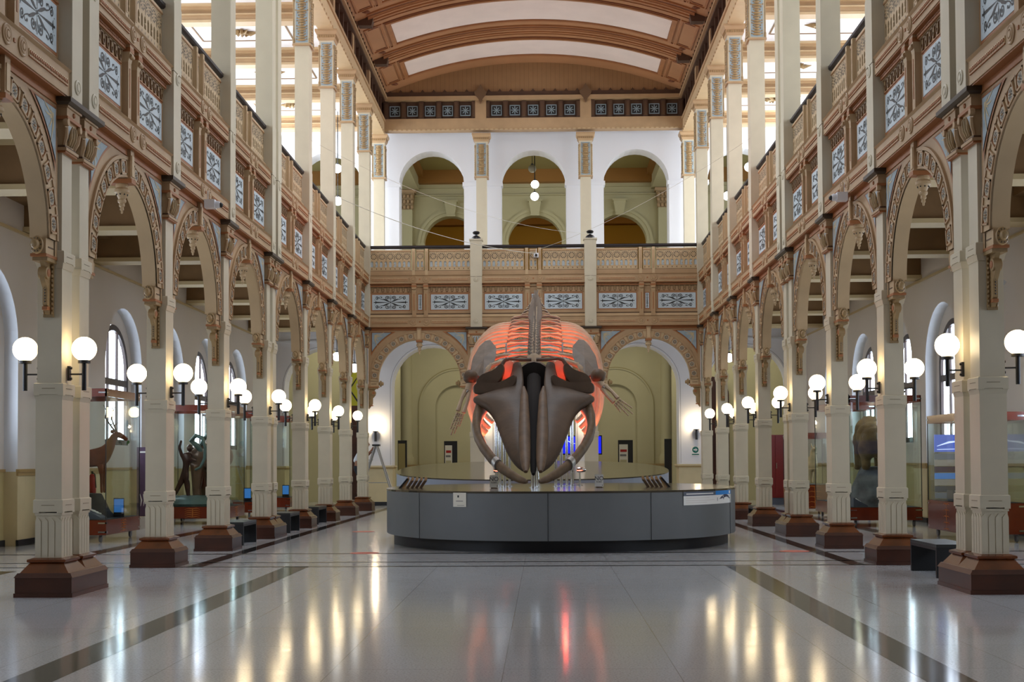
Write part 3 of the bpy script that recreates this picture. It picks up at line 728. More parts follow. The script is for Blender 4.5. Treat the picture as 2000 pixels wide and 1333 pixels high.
# ------------------------------------------------------------------ arched wall panels (a wall with arched holes)
def arched_wall(u0, u1, z0, z1, holes, th, mt, mt_in=None, nseg=18):
    """wall in local (u along, v depth 0..th, z): holes = [(centre, half width, spring z, bottom z)]"""
    m = MB(); mi = mt_in or mt
    holes = sorted(holes); cur = u0
    for c, r, zs, zb in holes:
        m.box(cur, c-r, 0, th, z0, z1, mt)
        if zb > z0: m.box(c-r, c+r, 0, th, z0, zb, mt)
        P = [(c-r*cos(pi*i/nseg), zs+r*sin(pi*i/nseg)) for i in range(nseg+1)]
        for i in range(nseg):
            (x0, a), (x1, b) = P[i], P[i+1]
            m.add([(x0, 0, a), (x1, 0, b), (x1, 0, z1), (x0, 0, z1), (x0, th, a), (x1, th, b), (x1, th, z1), (x0, th, z1)], [(0, 1, 2, 3), (7, 6, 5, 4)], mt)
            m.add([(x0, 0, a), (x0, th, a), (x1, th, b), (x1, 0, b)], [(0, 1, 2, 3)], mi)
        for s in (-1, 1): m.add([(c+s*(r-.003), 0, max(zb, z0)), (c+s*(r-.003), th, max(zb, z0)), (c+s*(r-.003), th, zs), (c+s*(r-.003), 0, zs)], [(0, 1, 2, 3)], mi)
        cur = c+r
    m.box(cur, u1, 0, th, z0, z1, mt); return m

def recess_mat():      # grey wall above the dado line, dado below it tinted olive for the recess shade
    m = mat('recess', (212, 206, 200), .7); nt = m.node_tree; b = nt.nodes['Principled BSDF']
    tc = nt.nodes.new('ShaderNodeTexCoord'); sp = nt.nodes.new('ShaderNodeSeparateXYZ'); l = nt.nodes.new('ShaderNodeMath'); l.operation = 'LESS_THAN'; l.inputs[1].default_value = 1.47
    mx = nt.nodes.new('ShaderNodeMixRGB'); mx.inputs[1].default_value = lin((212, 206, 200)); mx.inputs[2].default_value = lin((190, 176, 128))
    nt.links.new(tc.outputs['Object'], sp.inputs[0]); nt.links.new(sp.outputs[2], l.inputs[0]); nt.links.new(l.outputs[0], mx.inputs[0]); nt.links.new(mx.outputs[0], b.inputs['Base Color'])
recess_mat()
# aisle outer walls with arched recesses; windows in the recess backs
WY = [12.65+4.1*k for k in range(10)]            # 12.65 ... 49.55 -> centres; 33.15 among them
WY = [y for y in WY if y < 47]
nwin = 0
for side in (-1, 1):
    rz = pi/2 if side < 0 else -pi/2
    def L(y): return y if side < 0 else -y      # world y -> local x
    y0, y1 = -4, YE
    u0, u1 = sorted((L(y0), L(y1)))
    wy = [-3.75+4.1*k for k in range(13)]; wy = [y for y in wy if 11 < y < 48]
    niche = {24.95+4.1*1}                       # the bay behind the nearest pillar is a blind niche
    me = arched_wall(u0, u1, 1.45, 7.1, [(L(y), 1.45, 3.95, 1.45) for y in wy], .27, 'grey_wall', 'reveal_white')
    w = struct('wall_%s' % SIDE[side], me.mesh('wall'), loc=(side*XW, 0, 0), rot=(0, 0, rz))
    # dado under it, with recesses between the piers
    m = MB(); cur = u0
    for y in sorted(L(v) for v in wy):
        m.box(cur, y-1.45, 0, .27, 0, 1.45, 'dado'); cur = y+1.45
    m.box(cur, u1, 0, .27, 0, 1.45, 'dado')
    struct('wall_%s_dado' % SIDE[side], m.mesh('dado'), loc=(side*XW, 0, 0), rot=(0, 0, rz))
    hw_ = [(L(y), 1.16, 3.85, 2.05) for y in wy if abs(y-29.05) > .1]
    struct('wall_%s_recess' % SIDE[side], arched_wall(u0, u1, 0, 7.1, hw_, .12, 'recess').mesh('recess'), loc=(side*(XW+.27), 0, 0), rot=(0, 0, rz))
    tr = MB(); bs = MB()
    cur = u0
    for y in sorted(L(v) for v in wy)+[u1+1.45]:
        if y-1.45 > cur:
            tr.box(cur-.03, y-1.42, -.05, .02, 1.44, 1.50, 'dado_trim'); tr.box(cur-.015, y-1.435, -.025, .02, 1.37, 1.44, 'dado_trim')
            bs.box(cur-.02, y-1.43, -.03, .02, 0, .12, 'black_base')
        if y < u1: tr.box(y-1.45, y+1.45, .235, .28, 1.44, 1.50, 'dado_trim'); bs.box(y-1.45, y+1.45, .24, .28, 0, .12, 'black_base')
        cur = y+1.45
    struct('trim_%d' % (30+side), tr.mesh('dado_trim'), loc=(side*XW, 0, 0), rot=(0, 0, rz))
    struct('baseboard_%s' % SIDE[side], bs.mesh('baseboard'), loc=(side*XW, 0, 0), rot=(0, 0, rz))
    # line moulding where the wall meets the ceiling
    struct('trim_%d' % (33+side), MB().box(u0, u1, -.05, 0, 6.12, 6.17, 'beam_light').box(u0, u1, -.12, 0, 6.95, 7.1, 'beam_light').mesh('cornice'), loc=(side*XW, 0, 0), rot=(0, 0, rz))
    # windows
    if side < 0 or True:
        fr = MB(); r, zs, zb = 1.16, 3.85, 2.05; N = 20
        P = [(-r, zb)]+[(-r*cos(pi*i/N), zs+r*sin(pi*i/N)) for i in range(N+1)]+[(r, zb)]
        Q = [(-r+.14, zb+.14)]+[(-(r-.14)*cos(pi*i/N), zs+(r-.14)*sin(pi*i/N)) for i in range(N+1)]+[(r-.14, zb+.14)]
        for i in range(len(P)):
            j = (i+1) % len(P)
            fr.add([(P[i][0], .26, P[i][1]), (P[j][0], .26, P[j][1]), (Q[j][0], .26, Q[j][1]), (Q[i][0], .26, Q[i][1]),
                    (P[i][0], .36, P[i][1]), (P[j][0], .36, P[j][1]), (Q[j][0], .36, Q[j][1]), (Q[i][0], .36, Q[i][1])], [(0, 1, 2, 3), (3, 2, 6, 7)], 'window_wood')
        for x in (-.36, .36): fr.box(x-.035, x+.035, .28, .34, zb+.1, zs+1.0, 'window_wood')
        fr.box(-r+.05, r-.05, .265, .35, 3.52, 3.68, 'window_wood')
        gl = MB(); gl.flat([(a, b) for a, b in P], .33, 'daylit_glass')
        for x in (-.7, 0, .7): gl.box(x-.008, x+.008, .32, .33, zb, zs+.85, 'iron_black')
        FR, GL = fr.mesh('window_frame'), gl.mesh('window_glass', recalc=False)
        for y in wy:
            if abs(y-29.05) < .1: continue
            nwin += 1
            o = struct('window_%d' % nwin, FR, loc=(side*XW, y, 0), rot=(0, 0, rz)); obj('window_glass', GL, o)

# ceilings of the aisles and their beams
for side in (-1, 1):
    a, b = sorted((side*(FX+.48), side*(XW+.3)))
    struct('ceiling_aisle_%s' % SIDE[side], MB().box(a, b, -4, 50.1, 7.1, 7.72, 'ceiling_cream'))
    k = 0
    for j in range(14):
        y = 31.0+4.1*(j-8)
        if y > 48: continue
        k += 1
        m = MB(); x0, x1 = sorted((side*5.85, side*XW))
        m.box(x0, x1, y-.24, y+.24, 6.28, 7.1, 'beam_brown'); m.box(x0, x1, y-.30, y+.30, 6.20, 6.29, 'beam_light'); m.box(x0, x1, y-.27, y+.27, 6.96, 7.1, 'beam_light')
        m.box(x0+.3, x1-.1, y+.5, y+.56, 7.05, 7.1, 'beam_brown'); m.box(x0+.3, x1-.1, y-.56, y-.5, 7.05, 7.1, 'beam_brown')
        w0, w1 = sorted((side*(XW-.45), side*XW)); m.box(w0, w1, y-1.9, y+1.9, 6.72, 7.1, 'beam_brown')
        struct('trim_%d' % (100+k+(20 if side > 0 else 0)), m.mesh('ceiling_beam'))
# beam zone over the arches, behind the friezes: closes aisle towards the nave
for side in (-1, 1):
    a, b = sorted((side*(FX+.365), side*(FX+.48))); struct('wall_%s_over_arches' % SIDE[side], MB().box(a, b, -4, 45.3, 6.06, 7.75, 'tan'))
struct('wall_back_over_arches', MB().box(-5.8, 5.8, BACKY+.365, BACKY+.46, 6.06, 7.75, 'tan'))
# cross gallery at the far end: ceiling below, floor above
struct('ceiling_cross_gallery', MB().box(-5.75, 5.75, BACKY+.46, YE, 7.1, 7.72, 'ceiling_cream').box(-5.75, 5.75, YE-.2, YE, 6.7, 7.1, 'white_wall'))
struct('trim_150', MB().box(-9.95, 9.95, YE-.1, YE, 6.02, 6.1, 'reveal_white').box(-9.95, 9.95, YE-.16, YE, 6.55, 6.75, 'reveal_white').mesh('cornice'))

# ------------------------------------------------------------------ far white wall, both levels
low = [(-7.8, 1.45, 4.36, 0), (-3.78, 1.49, 4.38, 0), (0, 1.49, 4.38, 0), (3.78, 1.49, 4.38, 0), (7.8, 1.45, 4.36, 0)]
up = [(-7.6, 1.2, 11.9, 7.72), (-3.78, 1.2, 11.9, 7.72), (0, 1.2, 11.9, 7.72), (3.78, 1.2, 11.9, 7.72), (7.6, 1.2, 11.9, 7.72)]
struct('wall_back', arched_wall(-XW-.4, XW+.4, 0, 7.72, low, .9, 'white_wall').mesh('wall'), loc=(0, YE, 0))
struct('wall_back_upper', arched_wall(-XW-1.5, XW+1.5, 7.72, 15.9, up, .9, 'white_wall').mesh('wall'), loc=(0, YE, 0))
dd = MB(); ed = MB(); im = MB()
xs = [-XW]+[v for c, r, *_ in low for v in (c-r, c+r)]+[XW]
for k in range(0, len(xs), 2):
    a, b = xs[k], xs[k+1]; s0 = .02
    dd.box(a-s0, b+s0, YE-.03, YE+.93, 0, 1.36, 'dado'); dd.box(a-.06, b+.06, YE-.07, YE+.97, 1.36, 1.41, 'dado_trim'); dd.box(a-.09, b+.09, YE-.10, YE+1.0, 1.41, 1.47, 'dado')
    ed.box(a-.035, b+.035, YE-.045, YE+.945, 0, .14, 'black_base')
struct('wall_back_dado', dd.mesh('dado')); struct('baseboard_back', ed.mesh('baseboard'))
for c, r, zs, _ in low:     # incised line round each arch
    P = [(c+(r+.06)*cos(pi*i/24), zs+(r+.06)*sin(pi*i/24)) for i in range(25)]
    im.ribbon([(c+r+.06, 1.5)]+P+[(c-r-.06, 1.5)], .012, YE-.003, 'grey_line')
for c, r, zs, _ in up:
    for s in (-1, 1):
        im.box(*sorted((c+s*(r-.05), c+s*(r+.62))), YE-.035, YE+.5, 11.78, 11.93, 'white_wall')
struct('trim_151', im.mesh('arch_lines', recalc=False))

# hall behind: lower
struct('floor_hall_upper', MB().box(-12, 12, YE, 66, 7.4, 7.72, 'olive_dark').mesh('slab'))
m = MB(); YB = 57.0
m.box(-11, 11, YB, YB+.3, 0, 7.4, 'olive_wall')
struct('wall_hall', m.mesh('wall'))
for s in (-1, 1):
    m = MB()      # stepped round-headed niches
    for r, y, zt in ((1.56, YB-.16, 3.9), (.90, YB-.02, 3.9)):
        P = [(s*3.3+r*cos(pi*i/24), zt+r*sin(pi*i/24)) for i in range(25)]
        m.ribbon([(s*3.3+r, 1.5)]+P+[(s*3.3-r, 1.5)], .07, y-.02, 'olive_wall')
        m.ribbon([(s*3.3+r+.04, 1.5)]+[(s*3.3+(r+.04)*cos(pi*i/24), zt+(r+.04)*sin(pi*i/24)) for i in range(25)]+[(s*3.3-r-.04, 1.5)], .025, y-.03, 'olive_dark')
    a = arched_wall(s*3.3-1.95, s*3.3+1.95, 1.45, 7.4, [(s*3.3, .90, 3.9, 1.45)], .14, 'olive_wall'); 
    m2 = a.mesh('niche'); struct('wall_hall_niche', m2, loc=(0, YB-.14, 0))
    struct('trim_%d' % (152+s), m.mesh('niche_lines', recalc=False))
    # engaged round pilasters
    p = MB(); p.lathe([(.34, 0), (.34, .3), (.30, .36), (.27, .5), (.27, 5.0), (.30, 5.05), (.30, 5.12), (.36, 5.2), (.40, 5.4)], (0, 0, 1.47), 'olive_wall', 24)
    p.box(-.42, .42, -.42, .3, 0, 1.47, 'dado'); p.box(-.47, .47, -.47, .3, 1.40, 1.48, 'dado_trim')
    tt = obj('half_column', p.mesh('half_column', smooth=True), loc=(s*5.45, YB-.12, 0)); tag(tt, f'round cream half column in the hall behind the {SIDE[s]} white arch', 'column', 'half columns of the rear hall')
struct('wall_hall_dado', MB().box(-11, 11, YB-.2, YB, 0, 1.40, 'ochre_dado').box(-11, 11, YB-.26, YB, 1.38, 1.47, 'dado_trim').mesh('dado'))
for s in (-1, 1):
    struct('wall_hall_side_%s' % SIDE[s], MB().box(*sorted((s*10.8, s*11.1)), YE+.9, YB+.3, 0, 7.4, 'olive_wall').mesh('wall'))
# hall behind: upper, with three arches onto an ochre lit room
YU = 58.0
struct('wall_hall_upper', arched_wall(-12, 12, 7.7, 17.5, [(-3.6, 1.16, 10.95, 7.7), (0, 1.16, 10.95, 7.7), (3.6, 1.16, 10.95, 7.7)], .6, 'olive_wall').mesh('wall'), loc=(0, YU, 0))
for c in (-3.6, 0, 3.6):
    m = MB()
    for r0, r1, y in ((1.16, 1.30, YU-.05), (1.30, 1.42, YU-.09), (1.42, 1.48, YU-.03)):
        a = [(c+r0*cos(pi*i/24), 10.95+r0*sin(pi*i/24)) for i in range(25)]; b = [(c+r1*cos(pi*i/24), 10.95+r1*sin(pi*i/24)) for i in range(25)]
        m.grid([[(a[i][0], y, a[i][1]), (b[i][0], y, b[i][1]), (b[i][0], YU, b[i][1]), (a[i][0], YU, a[i][1])] for i in range(25)], 'olive_wall', close=True)
    for s in (-1, 1): m.box(*sorted((c+s*1.13, c+s*1.5)), YU-.1, YU+.3, 10.7, 10.95, 'olive_wall')
    m.frust((c-.17, c+.17, YU-.22, YU), (c-.26, c+.26, YU-.3, YU), 12.12, 12.66, 'olive_wall'); m.box(c-.3, c+.3, YU-.34, YU, 12.66, 12.74, 'olive_wall'); m.box(c-.2, c+.2, YU-.26, YU, 12.06, 12.12, 'olive_wall')
    struct('trim_%d' % (155+int(c)), m.mesh('archivolt'))
struct('ceiling_hall_upper', MB().box(-12, 12, YE+.9, YU, 14.0, 14.2, 'olive_dark').mesh('slab'))
m = MB(); m.box(-12, 12, YU-.5, YU, 13.45, 14.0, 'ochre_brown'); m.box(-12, 12, YU-.12, YU, 13.3, 13.45, 'olive_wall'); m.box(-12, 12, YU-.14, YU, 12.95, 13.0, 'olive_wall')
for s in (-1, 1):
    m.box(*sorted((s*4.95, s*6.0)), YE+.9, YU, 13.2, 13.7, 'olive_wall'); m.box(*sorted((s*4.75, s*6.2)), YE+.9, YU, 13.7, 14.0, 'ochre_brown')
struct('trim_160', m.mesh('cornice'))
for s in (-1, 1):
    p = MB(); p.box(-.32, .32, -.2, .1, 7.72, 12.35, 'olive_wall')
    t = thing('pilaster', f'olive pilaster with gilded leaf capital in the upper hall, seen in the {SIDE[s]} arch', 'pilaster', (s*5.55, YU-.1, 0), 0, 'pilasters of the upper hall')
    obj('shaft', p.mesh('shaft'), t)
    q = MB(); q.frust((-.33, .33, -.22, .1), (-.42, .42, -.32, .1), 12.35, 13.05, 'gold_relief'); q.box(-.47, .47, -.36, .1, 13.05, 13.18, 'tan')
    for k in range(5):
        for z in (12.45, 12.68, 12.9):
            q.ball((-.32+k*.16, -.27-(z-12.4)*.14, z), .07, 'tan', 8, (1, .7, 1.3))
    obj('capital', q.mesh('capital', smooth=True), t)
struct('wall_ochre_room', MB().box(-7, 7, 63.5, 63.8, 7.4, 15, 'ochre').box(-7, 7, 63.0, 63.5, 12.6, 15, 'ochre_brown').box(-7.2, -7, YU, 64, 7.4, 15, 'ochre').box(7, 7.2, YU, 64, 7.4, 15, 'ochre').mesh('wall'))
struct('ceiling_ochre_room', MB().box(-7, 7, YU+.6, 63.8, 13.4, 13.6, 'ochre').mesh('slab'))
def point(name, loc, e, col, r=.12):
    d = bpy.data.lights.new(name, 'POINT'); d.energy = e; d.color = col; d.shadow_soft_size = r
    o = bpy.data.objects.new(name, d); COL.objects.link(o); o.location = loc; return o
for x in (-3.6, 0, 3.6): point('ochre_room_lamp', (x, 60, 12.6), 20, (1, .78, .30), .2)
point('upper_hall_lamp', (-2, 53.5, 10.6), 30, (1, .86, .52), .3); point('upper_hall_lamp', (2, 53.5, 10.6), 30, (1, .86, .52), .3)
for x in (-3.78, 3.78): area('lower_hall_lamp', (x, 53.6, 7.2), (x, 53.9, 0), 4.5, 2.2, 80, (1, .94, .80))
for x in (-7.9, 7.9): area('lower_hall_lamp', (x, 52.6, 7.2), (x, 53, 0), 2.5, 1.6, 45, (1, .95, .80))

# tall dark doors seen through the end arches of the aisles
nd = 0
for s in (-1, 1):
    nd += 1
    P = [(-.75, 0), (.75, 0)]+[(.75*cos(pi*i/16), 4.2+.75*sin(pi*i/16)) for i in range(17)]
    d = struct('door_%d' % nd, MB().prism(P, 0, .12, 'door_wood').box(-.62, -.06, -.02, 0, .3, 1.8, 'door_wood').box(.06, .62, -.02, 0, .3, 1.8, 'door_wood').box(-.62, -.06, -.02, 0, 2.1, 4.0, 'door_wood').box(.06, .62, -.02, 0, 2.1, 4.0, 'door_wood').mesh('door'), loc=(s*6.95, 54.5, 0))
    struct('wall_door_screen_%s' % SIDE[s], arched_wall(-1.5, 4.0 if s > 0 else 1.5, 0, 7.4, [(0, .75, 4.2, 0)], .3, 'olive_wall').mesh('wall') if s > 0 else arched_wall(-4.0, 1.5, 0, 7.4, [(0, .75, 4.2, 0)], .3, 'olive_wall').mesh('wall'), loc=(s*6.95, 54.6, 0))

# ------------------------------------------------------------------ upper gallery: floor, ceiling, outer wall
for side in (-1, 1):
    S = SIDE[side]; a, b = sorted((side*(FX+.36), side*11.0))
    struct('ceiling_gallery_%s' % S, MB().box(a, b, -4, YE, 14.18, 14.7, 'ceiling_white').mesh('slab'))
    # tall windows in the gallery's outer wall
    m = MB(); x0, x1 = sorted((side*11.0, side*11.3))
    wins = [2.5+4.1*k for k in range(12)]
    cur = -4.0
    for y in wins:
        m.box(x0, x1, cur, y-1.2, 7.7, 14.6, 'white_wall'); m.box(x0, x1, y-1.2, y+1.2, 7.7, 9.0, 'white_wall'); m.box(x0, x1, y-1.2, y+1.2, 13.2, 14.6, 'white_wall'); cur = y+1.2
    m.box(x0, x1, cur, YE, 7.7, 14.6, 'white_wall'); struct('wall_gallery_%s' % S, m.mesh('wall'))
    for j in range(13):
        y = 49.3-4.05*j
        m = MB(); x0, x1 = sorted((side*(FX+.3), side*11.0))
        m.box(x0, x1, y-.16, y+.16, 13.78, 14.18, 'tan'); m.box(x0, x1, y-.20, y+.20, 13.72, 13.79, 'tan_light'); m.box(x0, x1, y-.22, y+.22, 13.92, 13.96, 'tan_light'); m.box(x0, x1, y-.30, y+.30, 14.06, 14.18, 'tan')
        m.box(x0, x1, y-.42, y+.42, 14.13, 14.18, 'tan_light')
        struct('trim_%d' % (170+j+(20 if side > 0 else 0)), m.mesh('gallery_beam'))
        if j < 12:
            yc = y-2.03; xc = side*8.4
            t = thing('ceiling_ornament', f'gilded leaf ornament on the {S} gallery ceiling, bay {ORD[j] if j else "first"} from the far end' if j < 8 else f'gilded leaf ornament on the {S} gallery ceiling, bay {["ninth", "tenth", "eleventh", "twelfth"][j-8]}', 'ornament', (xc, yc, 14.18), 0, 'ceiling ornaments of the galleries')
            f = MB()
            for q in (-1, 1): f.box(-1.35, 1.35, q*.9-.02, q*.9+.02, -.02, 0, 'beam_brown'); f.box(q*1.35-.02, q*1.35+.02, -.9, .9, -.02, 0, 'beam_brown')
            obj('frame', f.mesh('frame'), t)
            l = MB(); l.ball((0, 0, -.04), .12, 'gold_relief', 10, (1, 1, .6))
            for q in range(8):
                aa = pi/4*q; R = .5 if q % 4 == 0 else .3
                l.tube([(.08*cos(aa), .08*sin(aa), -.05), (R*.5*cos(aa+.2), R*.5*sin(aa+.2), -.07), (R*cos(aa), R*sin(aa), -.04)], [.04, .08, .01], 'gold_relief', 6, .5)
            obj('leaf_boss', l.mesh('leaf_boss', smooth=True), t)

# ------------------------------------------------------------------ beam over the columns, dark frieze, cornice, vault
for side in (-1, 1):
    S = SIDE[side]
    def xs_(a, b): return sorted((side*a, side*b))
    m = MB(); m.box(*xs_(FX-.02, FX+.40), -4, 49.4, 13.50, 14.0, 'tan_light')
    m.box(*xs_(FX-.06, FX), -4, 49.4, 13.92, 14.02, 'tan')
    n = 150
    for k in range(n): y = -3.8+k*.354; m.box(*xs_(FX-.04, FX-.02), y-.06, y+.06, 13.50, 13.56, 'tan')
    struct('trim_%d' % (220+side), m.mesh('gallery_beam_long'))
    m = MB(); m.box(*xs_(FX+.14, FX+.3), -4, 49.4, 14.0, 14.95, 'cornice_dark')
    k = 0; y = -3.6
    while y < 49:
        m.box(*xs_(FX+.02, FX+.14), y-.05, y+.05, 14.0, 14.75, 'cornice_dark'); y += .84
    for i, yy in enumerate(PY+[12.7, 8.8, 4.9]): m.box(*xs_(FX+.0, FX+.15), yy-.16, yy+.16, 14.0, 14.8, 'tan')
    struct('wall_%s_attic' % S, m.mesh('attic'))
    m = MB(); m.box(*xs_(FX-.14, FX+.2), -4, 49.3, 14.74, 14.83, 'tan'); m.box(*xs_(FX-.06, FX+.2), -4, 49.3, 14.68, 14.74, 'cornice_dark')
    y = -3.6
    while y < 49: m.prism([(y-.1, 14.83), (y+.1, 14.83), (y+.05, 14.95), (y, 15.02), (y-.05, 14.95)], *xs_(FX-.12, FX-.06), 'cornice_dark', 'x'); y += .42
    m.box(*xs_(FX-.10, FX+.2), -4, 49.3, 14.83, 14.92, 'cornice_dark')
    struct('trim_%d' % (224+side), m.mesh('cornice'))
    for k in range(30):      # little blue fretwork squares high on the side walls
        pass
SQ = MB(); SQ.box(-.19, .19, -.02, 0, -.19, .19, 'square_blue'); SQ.box(-.155, .155, -.026, -.02, -.155, .155, 'iron_black')
for a in range(8):
    c, s = cos(pi/4*a), sin(pi/4*a); SQ.ribbon([(.03*c, .03*s), (.09*c, .09*s), (.14*c, .14*s)], [.02, .035, .03], -.03, 'square_blue')
SQ.disc(0, 0, .03, -.031, 'square_blue', 8)
SQM = SQ.mesh('square', recalc=False)
YT = 49.05
m = MB(); m.box(-5.6, 5.6, YT, YT+.4, 13.62, 14.05, 'tan')
for k in range(60): x = -5.2+k*.176; m.box(x-.05, x+.05, YT-.02, YT, 13.62, 13.66, 'tan_light')
struct('trim_230', m.mesh('back_beam'))
m = MB(); m.box(-5.6, 5.6, YT+.16, YT+.3, 14.05, 14.7, 'cornice_dark')
for s in (-1, 1): m.box(s*1.9-.2, s*1.9+.2, YT-.02, YT+.2, 14.0, 14.8, 'tan')
struct('wall_back_attic', m.mesh('attic'))
nsq = 0
for g, (x0, x1) in enumerate(((-5.35, -2.14), (-1.66, 1.66), (2.14, 5.35))):
    for k in range(5):
        x = x0+(x1-x0)*(k+.5)/5
        t = obj('fretwork_square', SQM, loc=(x, YT+.15, 14.36)); tag(t, f'blue fretwork square under the vault, {["first", "second", "third", "fourth", "fifth"][k]} from left in the {["left", "middle", "right"][g]} row', 'ornament', 'fretwork squares under the vault')
mm = MB()
for g, (x0, x1) in enumerate(((-5.35, -2.14), (-1.66, 1.66), (2.14, 5.35))):
    for k in range(6):
        x = x0+(x1-x0)*k/5; mm.box(x-.09, x+.09, YT+.02, YT+.16, 14.05, 14.68, 'cornice_dark'); mm.box(x-.05, x+.05, YT-.01, YT+.02, 14.1, 14.6, 'brown_shadow_line')
struct('trim_231', mm.mesh('studs'))
m = MB(); m.box(-5.6, 5.6, YT-.12, YT+.2, 14.70, 14.84, 'tan'); m.box(-5.6, 5.6, YT-.06, YT+.2, 14.84, 15.0, 'cornice_dark')
for k in range(27): x = -5.2+k*.4; m.prism([(x-.09, 14.98), (x+.09, 14.98), (x, 15.1)], YT-.05, YT, 'cornice_dark')
for s in (-1, 1): m.prism([(s*1.9-.22, 14.98), (s*1.9-.2, 14.88), (s*1.9-.09, 14.74), (s*1.9, 14.56), (s*1.9+.09, 14.74), (s*1.9+.2, 14.88), (s*1.9+.22, 14.98), (s*1.9+.12, 15.04), (s*1.9+.07, 15.14), (s*1.9, 15.25), (s*1.9-.07, 15.14), (s*1.9-.12, 15.04)], YT-.16, YT-.02, 'cornice_mid')
struct('trim_232', m.mesh('back_cornice'))

VW, VZ, VH = 5.50, 14.92, 1.14                   # vault half width, springing, rise
VR = (VW**2+VH**2)/(2*VH); VC = VZ+VH-VR
def vz(x, d=0): return VC+sqrt((VR-d)**2-x*x)
def vband(x0, x1, y0, y1, d, m, mt, n=24, th=.05):  # a curved slab under the vault
    xs2 = [x0+(x1-x0)*i/n for i in range(n+1)]
    m.grid([[(x, y0, vz(x, d)), (x, y1, vz(x, d)), (x, y1, vz(x, d)+d+th), (x, y0, vz(x, d)+d+th)] for x in xs2], mt, close=True)
    for x in (x0, x1): m.add([(x, y0, vz(x, d)), (x, y1, vz(x, d)), (x, y1, vz(x, d)+d+th), (x, y0, vz(x, d)+d+th)], [(0, 1, 2, 3)], mt)
m = MB(); xs2 = [-VW+2*VW*i/40 for i in range(41)]

GAP_Y = 37.0  # vault is cut open up to here, out of view, for the added lamp
m.grid([[(x, GAP_Y, vz(x)), (x, YT+.3, vz(x))] for x in xs2], 'vault_brown'); m.grid([[(x, -4, vz(x)), (x, GAP_Y, vz(x))] for x in xs2 if x < -1.5], 'vault_brown'); m.grid([[(x, -4, vz(x)), (x, GAP_Y, vz(x))] for x in xs2 if x > 1.5], 'vault_brown')
sk = MB()
for s in (-1, 1): sk.box(*sorted((s*1.5, s*1.7)), -4, GAP_Y, vz(1.6)-.1, vz(1.6)+.4, 'vault_rib')
for k in range(14): sk.box(-1.6, 1.6, -4+k*3.15, -3.9+k*3.15, vz(0)+.1, vz(0)+.2, 'vault_rib')
struct('trim_239', sk.mesh('added_opening_frame')); struct('ceiling', m.mesh('vault', smooth=True))
m = MB(); m.prism([(-VW-.3, 14.8), (VW+.3, 14.8)]+[(x, vz(x)) for x in xs2[::-1]], YT, YT+.25, 'board_brown'); struct('wall_back_tympanum', m.mesh('tympanum'))
edges = [49.0, 45.2, 41.15, 37.3, 33.5, 29.3, 25.05, 21.2, 17.0, 13, 9]
for k in range(len(edges)-1):
    y1, y0 = edges[k], edges[k+1]
    r = MB(); q = y0
    for dy, w, d, mt in ((0, .5, .05, 'vault_rib'), (0, .34, .09, 'vault_brown'), (0, .12, .13, 'vault_rib'), (-.31, .05, .04, 'vault_line'), (.31, .05, .04, 'vault_line'), (-.42, .06, .05, 'vault_rib'), (.42, .06, .05, 'vault_rib')):
        if q > GAP_Y-.1: vband(-4.95, 4.95, q+dy-w/2, q+dy+w/2, d, r, mt)
        else: vband(-4.95, -1.7, q+dy-w/2, q+dy+w/2, d, r, mt, 10); vband(1.7, 4.95, q+dy-w/2, q+dy+w/2, d, r, mt, 10)
    for s in (-1, 1): r.prism([(s*5.05-.2, vz(5.05)-.22), (s*5.05+.2, vz(5.05)-.22), (s*5.05+.28, vz(5.05)+.1), (s*5.05-.28, vz(4.8)+.05)], q-.16, q+.16, 'cornice_dark')
    struct('trim_%d' % (240+k), r.mesh('vault_rib'))
    c = MB(); ym = (y0+y1)/2; hw = (y1-y0)/2-1.05
    if y0 < GAP_Y-.5: continue
    vband(-4.40, 4.40, ym-hw, ym+hw, .012, c, 'vault_white')
    for q in (-1, 1):
        vband(-4.55, 4.55, ym+q*(hw+.09)-.06, ym+q*(hw+.09)+.06, .06, c, 'vault_rib'); vband(-4.62, 4.62, ym+q*(hw+.22)-.02, ym+q*(hw+.22)+.02, .03, c, 'vault_line')
        vband(*sorted((q*4.42, q*4.54)), ym-hw-.1, ym+hw+.1, .06, c, 'vault_rib', 3)
        for a, b in ((4.68, 4.72), (5.16, 5.20)): vband(*sorted((q*a, q*b)), ym-hw-.2, ym+hw+.2, .035, c, 'vault_rib', 2)
        for yy in (ym-hw-.2, ym+hw+.2): vband(*sorted((q*4.66, q*5.22)), yy-.03, yy+.03, .035, c, 'vault_rib', 3)
        for yy in (ym-hw-.32, ym+hw+.32):
            c.ball((q*4.94, yy, vz(4.94)-.04), .12, 'vault_line', 8, (1.2, .8, .35))
        vband(*sorted((q*4.78, q*5.10)), ym-hw-.08, ym-hw-.05, .02, c, 'vault_line', 2); vband(*sorted((q*4.78, q*5.10)), ym+hw+.05, ym+hw+.08, .02, c, 'vault_line', 2)
    struct('ceiling_panel_%d' % k, c.mesh('coffer'))
# cross gallery ceiling beside the vault end
for side in (-1, 1):
    pass
# wall behind the camera closed and dark to keep the pillar fronts dim
m = MB(); m.box(-14, 14, -4.3, -4, 0, 17, 'tan_dark')
struct('wall_front', m.mesh('wall'))
for side in (-1, 1):
    struct('roof_%s' % SIDE[side], MB().box(*sorted((side*5.5, side*12)), -4, 50, 14.75, 17, 'grey_wall').mesh('roof'))

